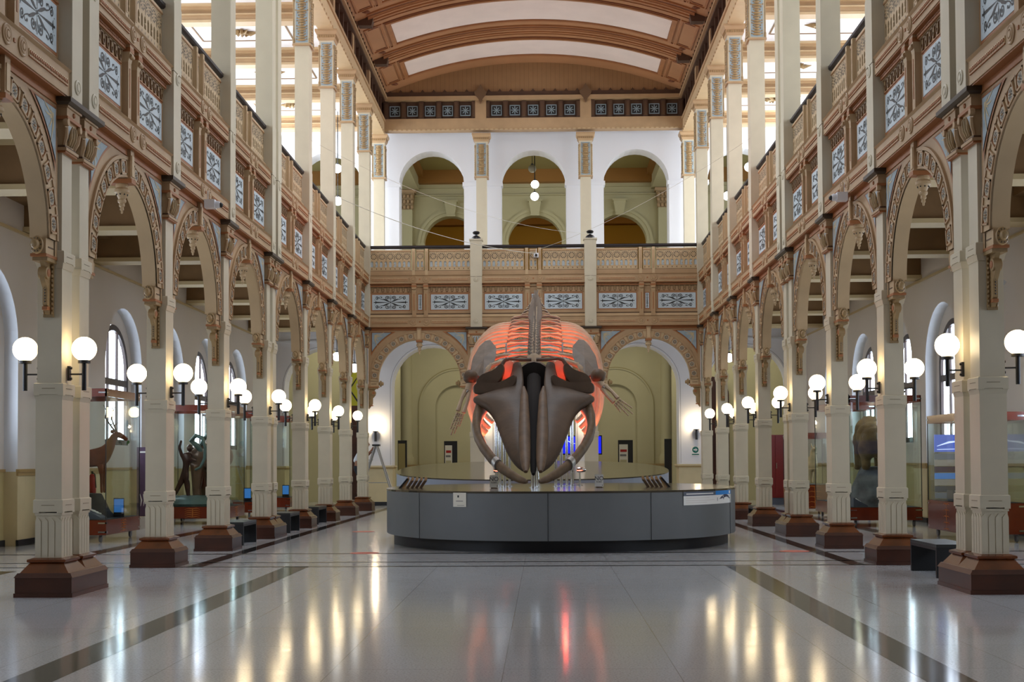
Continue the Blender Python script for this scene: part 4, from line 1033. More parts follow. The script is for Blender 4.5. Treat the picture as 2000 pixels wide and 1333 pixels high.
# ------------------------------------------------------------------ wall lamps on the pillars
LG = MB().ball((0, -.20, 3.01), .150, 'globe', 24).mesh('globe', smooth=True)
LF = MB().lathe([(.075, 2.835), (.075, 2.87), (.05, 2.875)], (0, -.20, 0), 'lamp_black', 14).lathe([(.028, 2.50), (.028, 2.84)], (0, -.20, 0), 'lamp_black', 12).tube([(0, -.20, 2.70), (0, -.012, 2.70)], .011, 'lamp_black', 8).mesh('bracket', smooth=True)
LPm = MB().box(-.03, .03, -.03, 0, 2.62, 2.80, 'lamp_black')
for z in (2.645, 2.775): LPm.lathe([(.016, -.05), (.016, -.03)], (0, 0, z), 'lamp_black', 8, 'y')
LP = LPm.mesh('wall_plate')
def lamp(label, loc, rz):
    t = thing('wall_lamp', label, 'lamp', loc, rz, 'black bracket lamps with white globes'); obj('globe', LG, t); b = obj('bracket', LF, t); obj('wall_plate', LP, b)
def lamps(side):
    S = SIDE[side]
    for i, y in enumerate(PY[:7]):
        yy = y
        if i == 0 and side > 0: yy = y+EP*.62
        loc, rz = place(side, yy)
        # nave side: pier face at local y .10 ; aisle side: face at .43, turned round
        lamp(f'lit globe lamp on the nave side of the {ORD[i]} pillar, {S} arcade', (side*(FX+.10), yy, 0), rz)
        lamp(f'lit globe lamp on the aisle side of the {ORD[i]} pillar, {S} arcade', (side*(FX+.43), y, 0), rz+pi)
for s in (-1, 1): lamps(s)
# small uplighter sconces on the white wall
for s, x in ((-1, -5.86), (1, 5.89), (-1, -2.05), (1, 2.05)):
    m = MB(); m.lathe([(.10, .0), (.11, .03), (.03, .035)], (0, -.14, 2.72), 'lamp_black', 14); m.lathe([(.045, 2.36), (.045, 2.72)], (0, -.14, 0), 'lamp_black', 12); m.box(-.035, .035, -.12, 0, 2.42, 2.62, 'lamp_black')
    m2 = MB().lathe([(.085, 2.75), (.09, 2.79), (.05, 2.84), (.001, 2.85)], (0, -.14, 0), 'globe', 14)
    t = thing('sconce', f'small black uplighter on the white wall {"left" if s < 0 else "right"} of the {"whale, near the corner pillar" if abs(x) > 3 else "middle arch, behind the whale"}', 'lamp', (x, YE, 0), 0, 'uplighters on the white wall')
    obj('body', m.mesh('body', smooth=True), t); obj('bulb', m2.mesh('bulb', smooth=True), t)
    point('sconce_light', (x, YE-.32, 2.95), 26, (1, .78, .5), .08)
# hanging globes
def pend(label, x, y, z, ztop, lit=True, r=.16, cat='lamp'):
    t = thing('pendant_lamp', label, cat, (x, y, z), 0, 'hanging globe lamps')
    obj('globe', MB().ball((0, 0, 0), r, 'globe_cool' if lit else 'globe_off', 20).mesh('globe', smooth=True), t)
    obj('stem', MB().lathe([(.012, r*.9), (.012, ztop-z)], (0, 0, 0), 'lamp_black', 8).lathe([(.05, r*.9), (.06, r*1.15), (.02, r*1.3)], (0, 0, 0), 'lamp_black', 12).mesh('stem'), t)
pend('unlit grey globe lamp, highest of the three in the middle upper arch', -.07, 52.6, 12.95, 15.0, False)
pend('lit white globe lamp, middle one of the three in the middle upper arch', .03, 53.0, 12.42, 15.0)
pend('lit white globe lamp, lowest of the three in the middle upper arch', .02, 52.0, 11.75, 15.0)
for x, y, z, w in ((-7.1, 49, 12.25, 'highest globe lamp hanging at the far end of the left gallery'), (-7.25, 51.8, 11.6, 'middle globe lamp hanging at the far end of the left gallery'), (-7.0, 48.4, 10.95, 'lowest globe lamp hanging at the far end of the left gallery'),
                   (7.75, 49, 12.15, 'higher globe lamp hanging at the far end of the right gallery'), (7.0, 49.2, 11.15, 'lower globe lamp hanging at the far end of the right gallery')):
    pend(w, x, y, z, 14.5)
for x, y, z, w in ((-6.98, 48, 5.34, 'upper lit globe hanging at the far end of the left aisle'), (-6.5, 49, 5.0, 'lower lit globe hanging at the far end of the left aisle'), (6.84, 48, 5.2, 'lit globe hanging at the far end of the right aisle')):
    pend(w, x, y, z, 7.1)

# ------------------------------------------------------------------ display platform
def oval(cx, cy, a, b, n, ex=2.4):
    return [(cx+a*math.copysign(abs(cos(t))**(2/ex), cos(t)), cy+b*math.copysign(abs(sin(t))**(2/ex), sin(t))) for t in [2*pi*i/n for i in range(n)]]
def slab(m, P, z0, z1, mt, top=None):
    n = len(P); m.add([(x, y, z0(x, y) if callable(z0) else z0) for x, y in P]+[(x, y, z1(x, y) if callable(z1) else z1) for x, y in P], [(i, (i+1) % n, (i+1) % n+n, i+n) for i in range(n)], mt)
    m.add([(x, y, z1(x, y) if callable(z1) else z1) for x, y in P], [tuple(range(n))], top or mt)
    m.add([(x, y, z0(x, y) if callable(z0) else z0) for x, y in P], [tuple(range(n-1, -1, -1))], mt)
t = thing('display_platform', 'large grey curved display platform with dark recessed base in the middle of the hall', 'platform', (.64, 0, 0))
PCX, PCY, PA, PB = 0, 28.4, 3.52, 4.65
m = MB(); slab(m, oval(PCX, PCY, PA-.14, PB-.22, 72), 0, .21, 'skirt'); obj('recessed_base', m.mesh('recessed_base', smooth=True), t)
m = MB(); slab(m, oval(PCX, PCY, PA, PB, 72), .21, 1.04, 'platform_grey'); b = obj('curved_side', m.mesh('curved_side', smooth=True), t)
m = MB(); slab(m, oval(PCX, PCY, PA+.006, PB+.006, 72), 1.04, 1.075, 'platform_top'); obj('top', m, t)
m = MB()
P = oval(PCX, PCY, PA+.003, PB+.003, 720)
for xx in (-2.6, -.28, 1.55, 3.2):
    best = min((p for p in P if p[1] < PCY), key=lambda p: abs(p[0]-xx)); dx, dy = best[0]-PCX, best[1]-PCY; l = math.hypot(dx, dy)
    m.tube([(best[0], best[1], .21), (best[0], best[1], 1.04)], .004, 'skirt', 6)
obj('panel_joints', m, t)
t = thing('display_platform', 'second platform behind the first, its dark glossy top sloping up to the back', 'platform', (0, 0, 0))
P = oval(0, 38.2, 3.75, 4.6, 64); zt = lambda x, y: 1.15+.05*(y-33.6)
m = MB(); slab(m, [(x, y) for x, y in P], 0, lambda x, y: zt(x, y)-.03, 'platform_side'); obj('side', m, t)
m = MB(); slab(m, P, lambda x, y: zt(x, y)-.03, zt, 'platform_top'); obj('top', m, t)
# signs on and over the platform
def on_front(x):            # point of the platform front at world x
    u = (x-.64)/PA; return PCY-PB*(1-abs(u)**2.4)**(1/2.4)
def sign_on_curve(name, label, cat, x0, x1, z0, z1, fills):
    t = thing(name, label, cat, (0, 0, 0))
    for nm, (a, b, c, d, mt, off) in fills.items():
        N = 10; m = MB(); xs3 = [x0+(x1-x0)*(a+(b-a)*i/N) for i in range(N+1)]
        m.grid([[(x, on_front(x)-off, z0+(z1-z0)*c), (x, on_front(x)-off, z0+(z1-z0)*d), (x, on_front(x)+.001, z0+(z1-z0)*d), (x, on_front(x)+.001, z0+(z1-z0)*c)] for x in xs3], mt, close=True)
        obj(nm, m, t)
    return t
t = sign_on_curve('plaque', 'small square white plaque fixed to the left of the platform front', 'sign', -1.30, -1.06, .80, 1.05, {'board': (0, 1, 0, 1, 'paper', .012), 'printed_mark': (.33, .45, .66, .82, 'iron_black', .014), 'printed_line': (.22, .75, .38, .43, 'grey_line', .014), 'footer': (.3, .85, .09, .12, 'grey_line', .014)})
t = sign_on_curve('information_sign', 'wide white information sign with blue stripe and a small whale on the platform right end', 'sign', 2.80, 3.86, .80, 1.04,
    {'board': (0, 1, 0, 1, 'white_sign', .012), 'heading': (0, .63, .68, 1, 'sign_slate', .014), 'blue_stripe': (.63, 1, .68, 1, 'sign_blue', .014), 'heading_line': (.05, .58, .79, .87, 'white_sign', .016),
     'text_line': (.04, .5, .50, .53, 'grey_wall', .014), 'text_row': (.04, .6, .32, .35, 'grey_wall', .014), 'text_end': (.04, .45, .16, .19, 'grey_wall', .014), 'badge': (.945, .985, .74, .95, 'white_sign', .016), 'diver_mark': (.665, .675, .22, .48, 'sign_slate', .014)})
m = MB()
def wpt(u, v): x = 2.80+1.06*u; return (x, on_front(x)-.017, .80+.24*v)
out = [(.71, .36), (.76, .55), (.82, .69), (.88, .70), (.93, .60), (.96, .40), (.975, .36), (.955, .33), (.92, .45), (.88, .50), (.82, .44), (.815, .28), (.795, .42), (.76, .38)]
vs = [wpt(*p) for p in out]; m.add(vs, [tuple(range(len(vs)))], 'whale_ink'); obj('whale_picture', m.mesh('whale_picture', recalc=False), t)

def text(s, size, mt, parent, loc, rot=(pi/2, 0, 0), ext=.001):
    cu = bpy.data.curves.new('lettering', 'FONT'); cu.body = s; cu.size = size; cu.align_x = 'CENTER'; cu.extrude = ext
    tmp = bpy.data.objects.new('tmp', cu); COL.objects.link(tmp); dg = bpy.context.evaluated_depsgraph_get(); me = bpy.data.meshes.new_from_object(tmp.evaluated_get(dg))
    bpy.data.objects.remove(tmp); me.materials.clear(); me.materials.append(MATS[mt]); o = obj('lettering', me, parent, loc, rot); return o
for x, y, s, f in ((-.66, 26.6, 'left', 'paper'), (1.40, 26.9, 'right', 'white_sign')):
    t = thing('keep_off_sign', f'small upright sign reading NO SUBIR on the platform, {s} one', 'sign', (x, y, 1.075), 0, 'keep off signs')
    obj('board', MB().box(-.085, .085, 0, .01, .02, .26, f), t); obj('foot', MB().box(-.06, .06, -.03, .06, 0, .02, 'chrome'), t)
    text('NO', .115, 'iron_black', t, (0, -.001, .145)); text('SUBIR', .042, 'iron_black', t, (0, -.001, .10)); obj('printed_dot', MB().box(.055, .07, -.002, 0, .04, .055, 'iron_black'), t)
# brochure paddles at both ends
for s, x0 in ((-1, -2.28), (1, 2.52)):
    t = thing('paddle_rack', f'five pale wooden reading paddles leaning in a dark rack, {"left" if s < 0 else "right"} end of the platform', 'paddle rack', (x0, 27.2, 1.075), 0, 'reading paddles on the platform')
    m = MB(); m.prism([(s*.27, 0), (s*.31, 0), (s*.14, .20), (s*.105, .19)], -.02, .16, 'skirt'); obj('rack_plate', m, t)
    for k in range(5):
        q = MB(); bx = s*(.22-k*.085); tx = bx-s*.105
        q.prism([(bx-.035, 0), (bx+.035, 0), (tx+.03, .18), (tx+.02, .215), (tx, .225), (tx-.02, .215), (tx-.03, .18)], .02+k*.04, .035+k*.04, 'beige_wood')
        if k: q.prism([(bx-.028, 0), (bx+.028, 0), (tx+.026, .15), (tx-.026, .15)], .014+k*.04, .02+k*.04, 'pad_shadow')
        obj('paddle', q, t)
# bright spot fittings / clamps on the platform near the skull
for s, x, y, z in ((-1, -.70, 29.2, 1.25), (1, 1.08, 29.2, 1.25)):
    t = thing('stage_light', f'small silver stage light on the platform {"left" if s < 0 else "right"} of the jaw tips', 'spotlight', (x, y, 1.075), 0, 'stage lights on the platform')
    obj('stand', MB().lathe([(.07, 0), (.07, .02), (.02, .03), (.02, .32)], (0, 0, 0), 'chrome', 12).mesh('stand'), t)
    obj('head', MB().lathe([(.05, -.06), (.06, 0), (.05, .10), (.03, .13)], (0, 0, .34), 'chrome', 14, 'x').mesh('head', smooth=True), t)

# steel posts that carry the skeleton
posts = [(-.50, 28.2, .035), (-.40, 28.5, .03), (-.62, 29.0, .035), (-.72, 29.6, .03), (.10, 27.1, .045), (.14, 27.7, .06), (.56, 28.2, .03), (.68, 28.5, .035), (.80, 29.0, .03), (.92, 29.4, .04), (.12, 31.6, .05), (.12, 34.6, .05), (.12, 37.5, .05), (.12, 40.2, .04)]
pn = ['first', 'second', 'third', 'fourth', 'fifth', 'sixth', 'seventh', 'eighth', 'ninth', 'tenth', 'eleventh', 'twelfth', 'thirteenth', 'last']
def spine(y):
    P = [(27.6, 3.35), (29, 3.72), (31, 4.30), (33, 4.80), (35, 5.22), (37, 5.68), (39, 6.14), (41, 6.55), (42.2, 6.66)]
    for (a, za), (b, zb) in zip(P, P[1:]):
        if y <= b: return za+(zb-za)*(y-a)/(b-a)
    return 6.66
order = sorted(range(len(posts)), key=lambda i: posts[i][0])
for i, (x, y, r) in enumerate(posts):
    base = 1.075 if y < 33 else 1.15+.05*(y-33.6)
    top = spine(y)-.12 if abs(x-.12) < .05 and y > 28 else {0: 2.2, 1: 2.3}.get(i, 2.6 if abs(x-.12) > .1 else 1.9)
    if abs(x-.12) < .1 and y < 28: top = 1.75 if y < 27.4 else 2.4
    o = obj('support_post', MB().lathe([(r+.03, 0), (r+.03, .015), (r, .02), (r, top-base)], (0, 0, 0), 'chrome', 16).mesh('support_post', smooth=True), loc=(x, y, base))
    tag(o, f'polished steel post under the skeleton, {pn[order.index(i)]} from the left' if y < 31 else f'polished steel post under the spine, {["", "", "", "", "", "", "", "", "", "", "front", "second", "third", "rearmost"][i]} of the rear row', 'post', 'steel posts under the whale skeleton')

# ------------------------------------------------------------------ the whale skeleton
WX = .12
wh = thing('whale_skeleton', 'mounted whale skeleton facing the viewer, dark skull in front, red-lit ribs behind', 'skeleton', (WX, 0, 0))
def mirror(f):
    for s in (-1, 1): f(s)
def maxilla(s):     # rows: (Y, x inner, z inner, x outer, z outer)
    R = [(25.10, .12, 1.45, .16, 1.43), (25.35, .12, 1.60, .30, 1.55), (25.6, .13, 1.77, .43, 1.70), (25.9, .14, 1.98, .54, 1.88), (26.2, .15, 2.18, .62, 2.08), (26.5, .16, 2.39, .70, 2.27), (26.8, .17, 2.58, .77, 2.46), (27.0, .18, 2.70, .85, 2.60), (27.15, .19, 2.80, .98, 2.73), (27.28, .19, 2.88, 1.20, 2.86), (27.36, .20, 2.93, 1.27, 2.91), (27.45, .20, 2.99, 1.10, 2.97)]
    top = []
    for y, xi, zi, xo, zo in R:
        top.append([(s*(xi+(xo-xi)*k/8), y+.10*(k/8)**2, zi+(zo-zi)*k/8+.07*sin(pi*min(1, k/8*1.05))*(1-.5*(xo > 1))) for k in range(9)])
    for y, xi, zi, xo, zo in ((27.55, .20, 3.08, .86, 3.03), (27.7, .20, 3.20, .66, 3.12), (27.9, .21, 3.36, .52, 3.28), (28.1, .23, 3.52, .46, 3.47), (28.2, .26, 3.64, .44, 3.62)):
        top.append([(s*(xi+(xo-xi)*k/8), y+.04*(k/8), zi+(zo-zi)*k/8+.03*sin(pi*k/8)) for k in range(9)])
    bot = [[(x, y+.12, z-(.11 if j > 0 else .05)) for x, y, z in r] for j, r in enumerate(top)]
    m = MB(); rows = [t+b[::-1] for t, b in zip(top, bot)]; m.grid(rows, 'bone_dark', close=True)
    n = len(rows[0]); m.add(rows[0], [tuple(range(n))], 'bone_dark'); m.add(rows[-1], [tuple(range(n))], 'bone_dark')
    subsurf(obj('maxilla', m.mesh('maxilla'), wh), 1)
mirror(maxilla)
def premax(s):
    P = [(s*.135, 24.86, 1.41), (s*.14, 25.0, 1.49), (s*.15, 25.3, 1.66), (s*.165, 25.7, 1.92), (s*.175, 26.2, 2.27), (s*.18, 26.7, 2.62), (s*.185, 27.1, 2.92), (s*.20, 27.4, 3.10)]
    obj('premaxilla', MB().tube(P, [.03, .06, .08, .09, .09, .075, .06, .02], 'bone_mid', 12, 1.25).mesh('premaxilla', smooth=True), wh)
mat('bone_mid', (96, 75, 55), .6, noise=.28, nscale=5, bump=.15, bscale=20)
mirror(premax)
def plate(name, out, ys, mt, mt2=None, shrink=.94, sub=True):   # a lobed plate: outline (x, z), thickness profile along y
    n = len(out); cx = sum(p[0] for p in out)/n; cz = sum(p[1] for p in out)/n; rings = []
    for i, y in enumerate(ys):
        k = shrink if i in (0, len(ys)-1) else 1; rings.append([(cx+(x-cx)*k, y+(.0), cz+(z-cz)*k) for x, z in out])
    m = MB(); m.grid(rings, mt, close=True); m.add(rings[0], [tuple(range(n))], mt2 or mt); m.add(rings[-1], [tuple(range(n-1, -1, -1))], mt)
    return subsurf(obj(name, m.mesh(name), wh), 2)
def wing(s):
    S_ = lambda l: [(s*a, b) for a, b in l]
    # lower squamosal plate, just above the flared tip of the maxilla
    plate('squamosal', S_([(1.22, 2.97), (1.25, 3.06), (1.23, 3.18), (1.12, 3.22), (.92, 3.20), (.72, 3.20), (.50, 3.28), (.38, 3.40), (.32, 3.30), (.40, 3.10), (.62, 3.02), (.88, 2.99), (1.05, 2.98)]), [27.62, 27.72, 28.0, 28.12], 'bone_dark')
    # upper supraorbital lobe
    plate('supraorbital_process', S_([(1.20, 3.14), (1.19, 3.26), (1.10, 3.37), (.98, 3.42), (.84, 3.46), (.74, 3.54), (.68, 3.62), (.60, 3.60), (.60, 3.44), (.66, 3.30), (.72, 3.19), (.95, 3.15)]), [27.78, 27.92, 28.3, 28.42], 'bone_dark')
    plate('temporal_wall', S_([(.36, 3.40), (.38, 3.60), (.42, 3.69), (.52, 3.71), (.62, 3.69), (.70, 3.60), (.70, 3.40), (.66, 3.22), (.54, 3.20), (.44, 3.27)]), [28.25, 28.32, 28.5], 'bone')
    obj('temporal_ridge', MB().tube([(s*.70, 27.95, 3.22), (s*.67, 28.0, 3.40), (s*.67, 28.1, 3.58), (s*.60, 28.15, 3.69), (s*.50, 28.15, 3.72), (s*.38, 28.15, 3.71), (s*.25, 28.12, 3.70), (s*.05, 28.12, 3.70)], [.03, .045, .045, .04, .035, .035, .04, .04], 'bone_dark', 8).mesh('temporal_ridge', smooth=True), wh)
mirror(wing)
# braincase and vomer, the nasal passage's shade painted in near-black
m = MB(); rows = []
for y, w, z0, z1 in ((28.25, .34, 3.0, 3.66), (28.5, .38, 3.05, 3.70), (28.8, .34, 3.15, 3.68), (29.0, .22, 3.25, 3.6)):
    zc, h = (z0+z1)/2, (z1-z0)/2; rows.append([(w*cos(a), y, zc+h*sin(a)) for a in [2*pi*k/16 for k in range(16)]])
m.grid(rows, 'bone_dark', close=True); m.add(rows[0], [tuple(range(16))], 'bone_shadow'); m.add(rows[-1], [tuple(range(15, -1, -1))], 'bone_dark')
obj('braincase', m.mesh('braincase', smooth=True), wh)
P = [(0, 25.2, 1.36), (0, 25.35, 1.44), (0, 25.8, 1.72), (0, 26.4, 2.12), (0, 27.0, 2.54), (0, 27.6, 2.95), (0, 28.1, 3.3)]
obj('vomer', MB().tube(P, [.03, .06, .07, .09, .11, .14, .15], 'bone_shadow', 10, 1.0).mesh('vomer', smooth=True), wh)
def jaw(s):
    P = [(.11, 24.72, 1.23), (.16, 24.80, 1.245), (.26, 24.95, 1.28), (.42, 25.2, 1.36), (.60, 25.55, 1.48), (.80, 25.95, 1.66), (.97, 26.35, 1.87), (1.09, 26.7, 2.08), (1.14, 27.0, 2.28), (1.13, 27.35, 2.50), (1.05, 27.7, 2.72), (.95, 28.05, 2.92), (.86, 28.35, 3.08)]
    W_ = [.03, .055, .075, .09, .10, .11, .115, .125, .135, .15, .19, .20, .15]
    obj('mandible', MB().tube([(s*a, b, c) for a, b, c in P], W_, 'bone_mand', 14, .66, up=(0, 0, 1)).mesh('mandible', smooth=True), wh)
mat('bone_mand', (104, 84, 62), .55, noise=.35, nscale=4, bump=.4, bscale=10)
mirror(jaw)
for q in (-1, 1): obj('jaw_collar', MB().tube([(q*.66, 25.62, 1.53), (q*.72, 25.77, 1.59)], .118, 'steel', 14, .7, up=(0, 0, 1)).mesh('collar', smooth=True), wh)
# vertebrae
y = 29.1; k = 0
while y < 42.2:
    f = min(1, max(.22, 1-(y-35.5)/8)) if y > 35.5 else 1
    if y < 30: f2 = .75
    else: f2 = 1
    z = spine(y); m = MB(); bm_ = 'bone' if y < 37 else 'bone_grey'
    r = .155*f; m.lathe([(r*.8, -.13), (r, -.11), (r*.86, 0), (r, .11), (r*.8, .13)], (0, 0, 0), bm_, 14, 'y')
    h = (.16 if y < 31.5 else min(.42, .16+(y-31.5)*.12))*f+.04; w = .05*f
    jx = (.02 if y < 36 else .07)*sin(k*2.3); h *= 1+.25*sin(k*5.1)*(y > 36)
    m.grid([[(-.016, -w, .1*f), (.016, -w, .1*f), (.016, w+.04, .1*f), (-.016, w+.04, .1*f)], [(-.012, .02, h*.6), (.012, .02, h*.6), (.012, .02+w*2, h*.6), (-.012, .02+w*2, h*.6)], [(-.012+jx, .10, h+.1*f), (.012+jx, .10, h+.1*f), (.012+jx, .10+w*2.4, h+.1*f), (-.012+jx, .10+w*2.4, h+.1*f)]], 'bone_grey', close=True)
    m.add([(-.012+jx, .10, h+.1*f), (.012+jx, .10, h+.1*f), (.012+jx, .10+w*2.4, h+.1*f), (-.012+jx, .10+w*2.4, h+.1*f)], [(0, 1, 2, 3)], bm_)
    tl = (.56 if 31 < y < 36.2 else (.44+.06*(y-29)) if y <= 31 else max(.05, .34-(y-36.2)*.09))
    for s in (-1, 1):
        m.tube([(s*.10*f, 0, .0), (s*(.1+tl*.45), .0, .03*sin(k*1.7)), (s*(.1+tl*.8), .02, -.02), (s*(.08+tl), .03, -.05)], [.07*f, .06*f, .11*f, .07*f], 'bone_grey' if k % 2 else 'bone', 8, .28, up=(0, 1, 0))
        m.tube([(s*.05*f, -.06, .12*f), (s*.12*f, .0, .20*f), (s*(.17 if y > 33 else .13)*f, .10, (.30 if y > 33 else .22)*f)], [.05*f, .045*f, .012*f], 'bone_grey', 6, .5)   # backward-leaning facet
    obj('vertebra', m.mesh('vertebra', smooth=True), wh, (0, y, z)); k += 1
    y += .34 if y < 37 else .30
# ribs: thirteen pairs
for i in range(11):
    y = 29.35+i*.54; z = spine(y)-.03; w = (1.18, 1.30, 1.40, 1.48, 1.54, 1.58, 1.60, 1.60, 1.57, 1.50, 1.40, 1.28, 1.16)[i]; dn = (1.35, 1.62, 1.85, 2.05, 2.2, 2.25, 2.2, 2.1, 1.95, 1.75, 1.5, 1.25, 1.0)[i]
    x0 = (.46, .50, .56, .62, .64, .64, .64, .64, .64, .64, .62, .60, .58)[i]
    for s in (-1, 1):
        P = [(s*x0, y-.02, z+.0), (s*(x0+(w-x0)*.38), y+.02, z-.05), (s*(x0+(w-x0)*.72), y+.06, z-.12*dn), (s*(x0+(w-x0)*.93), y+.10, z-.28*dn), (s*w, y+.10, z-.48*dn), (s*w*.99, y+.04, z-.70*dn), (s*w*.90, y-.04, z-.88*dn), (s*w*.76, y-.12, z-dn)]
        r_ = [.035, .05, .055, .052, .048, .05, .055, .045]
        # smooth the path
        Q = []; RR = []
        V = [Vector(p) for p in P]
        for a in range(len(V)-1):
            p0, p1, p2, p3 = V[max(a-1, 0)], V[a], V[a+1], V[min(a+2, len(V)-1)]
            for t_ in (0, .33, .66):
                Q.append(.5*((2*p1)+(-p0+p2)*t_+(2*p0-5*p1+4*p2-p3)*t_**2+(-p0+3*p1-3*p2+p3)*t_**3)); RR.append(r_[a]+(r_[a+1]-r_[a])*t_)
        Q.append(V[-1]); RR.append(r_[-1])
        obj('rib', MB().tube(Q, RR, 'bone', 10, .8).mesh('rib', smooth=True), wh)
# shoulder blades and flippers
def scap(s):
    out = [(.98, 30.25, 4.30), (.84, 29.95, 4.12), (.83, 29.75, 3.92), (.90, 29.5, 3.66), (1.0, 29.3, 3.46), (1.10, 29.2, 3.36), (1.22, 29.2, 3.46), (1.34, 29.35, 3.50), (1.36, 29.5, 3.66), (1.33, 29.8, 3.90), (1.22, 30.1, 4.14), (1.10, 30.25, 4.28)]
    m = MB(); n = len(out); A = [(s*a, b-.03, c) for a, b, c in out]; B = [(s*(a+.02), b+.05, c-.03) for a, b, c in out]
    cA = (s*1.09, 29.62, 3.86); cB = (s*1.10, 29.75, 3.80)
    m.add(A+[cA], [(i, (i+1) % n, n) for i in range(n)], 'bone_grey'); m.add(B+[cB], [((i+1) % n, i, n) for i in range(n)], 'bone_grey'); m.grid([A, B], 'bone_grey', close=True)
    obj('scapula', m.mesh('scapula'), wh)
    obj('acromion', MB().tube([(s*1.08, 29.3, 3.42), (s*.98, 29.25, 3.58), (s*.93, 29.3, 3.72)], [.05, .045, .02], 'bone', 8, .6).mesh('acromion', smooth=True), wh)
mirror(scap)
def flip(s):
    if s < 0: arm = [(-1.36, 29.1, 3.26), (-1.42, 29.0, 3.10), (-1.50, 28.9, 2.86), (-1.56, 28.85, 2.66)]; dirv = Vector((-.34, -.08, -.94))
    else: arm = [(1.34, 29.1, 3.30), (1.47, 29.0, 3.17), (1.62, 28.9, 3.0), (1.72, 28.85, 2.88)]; dirv = Vector((.62, -.08, -.62))
    obj('humerus', MB().ball((s*1.36, 29.1, 3.41), .16, 'bone_mid', 16, (1, 1, 1)).tube([(s*1.36, 29.1, 3.36), arm[0], arm[1]], [.12, .09, .075], 'bone', 10).mesh('humerus', smooth=True), wh)
    obj('joint_pin', MB().ball(arm[1], .055, 'chrome', 10).mesh('joint_pin', smooth=True), wh)
    side_ = dirv.cross(Vector((0, 1, 0))).normalized()
    for q in (-1, 1):
        a = Vector(arm[1])+side_*q*.045; b = Vector(arm[3])+side_*q*.06
        obj('forearm_bone', MB().tube([a, (a+b)/2+side_*q*.015, b], [.055, .038, .05], 'bone', 8).mesh('forearm_bone', smooth=True), wh)
    for f in range(4):
        st = Vector(arm[3])+side_*(f-1.5)*.042; fan = (f-1.5)*(.03 if s < 0 else .10); d = (dirv+side_*fan).normalized(); L = (.40, .52, .46, .28)[f] if s < 0 else (.22, .40, .44, .34)[f]
        m = MB(); n = 5
        for j in range(n):
            a = st+d*(.04+L*j/n); b = st+d*(.04+L*(j+.78)/n); r = .03*(1-.45*j/n)
            m.tube([a, (a+b)/2, b], [r, r*.7, r], 'bone', 7)
        obj('finger', m.mesh('finger', smooth=True), wh)
mirror(flip)
# mounting bars of the skeleton
obj('mount_bar', MB().tube([(-.62, 30.0, 3.62), (.62, 30.0, 3.62)], .018, 'steel', 8).tube([(-.62, 30.0, 3.62), (-.62, 30.0, 4.2)], .02, 'steel', 8).tube([(.62, 30.0, 3.62), (.62, 30.0, 4.2)], .02, 'steel', 8).mesh('mount_bar'), wh)

# ------------------------------------------------------------------ benches
def bench(label, x0, x1, y0, y1):
    t = thing('bench', label, 'bench', ((x0+x1)/2, (y0+y1)/2, 0), 0, 'low black benches between the pillars'); w, d = (x1-x0)/2, (y1-y0)/2
    obj('seat', MB().box(-w, w, -d, d, .41, .452, 'bench_top').box(-w, w, -d, d, .37, .41, 'bench_black'), t)
    for s in (-1, 1): obj('leg', MB().box(-w, w, *sorted((s*d, s*(d-.045))), 0, .37, 'bench_black'), t)
bench('low black bench between the nearest and second pillars on the right', 5.58, 6.08, 18.5, 19.8)
bench('low black bench between the fourth and fifth pillars on the right, beside the platform', 5.55, 6.0, 34.0, 35.2)
bench('low black bench between the third and fourth pillars on the left', -6.0, -5.5, 26.3, 27.5)
bench('low black bench between the fourth and fifth pillars on the left', -5.95, -5.45, 30.9, 32.1)
bench('low black bench between the fifth and sixth pillars on the left', -6.0, -5.5, 35.1, 36.4)

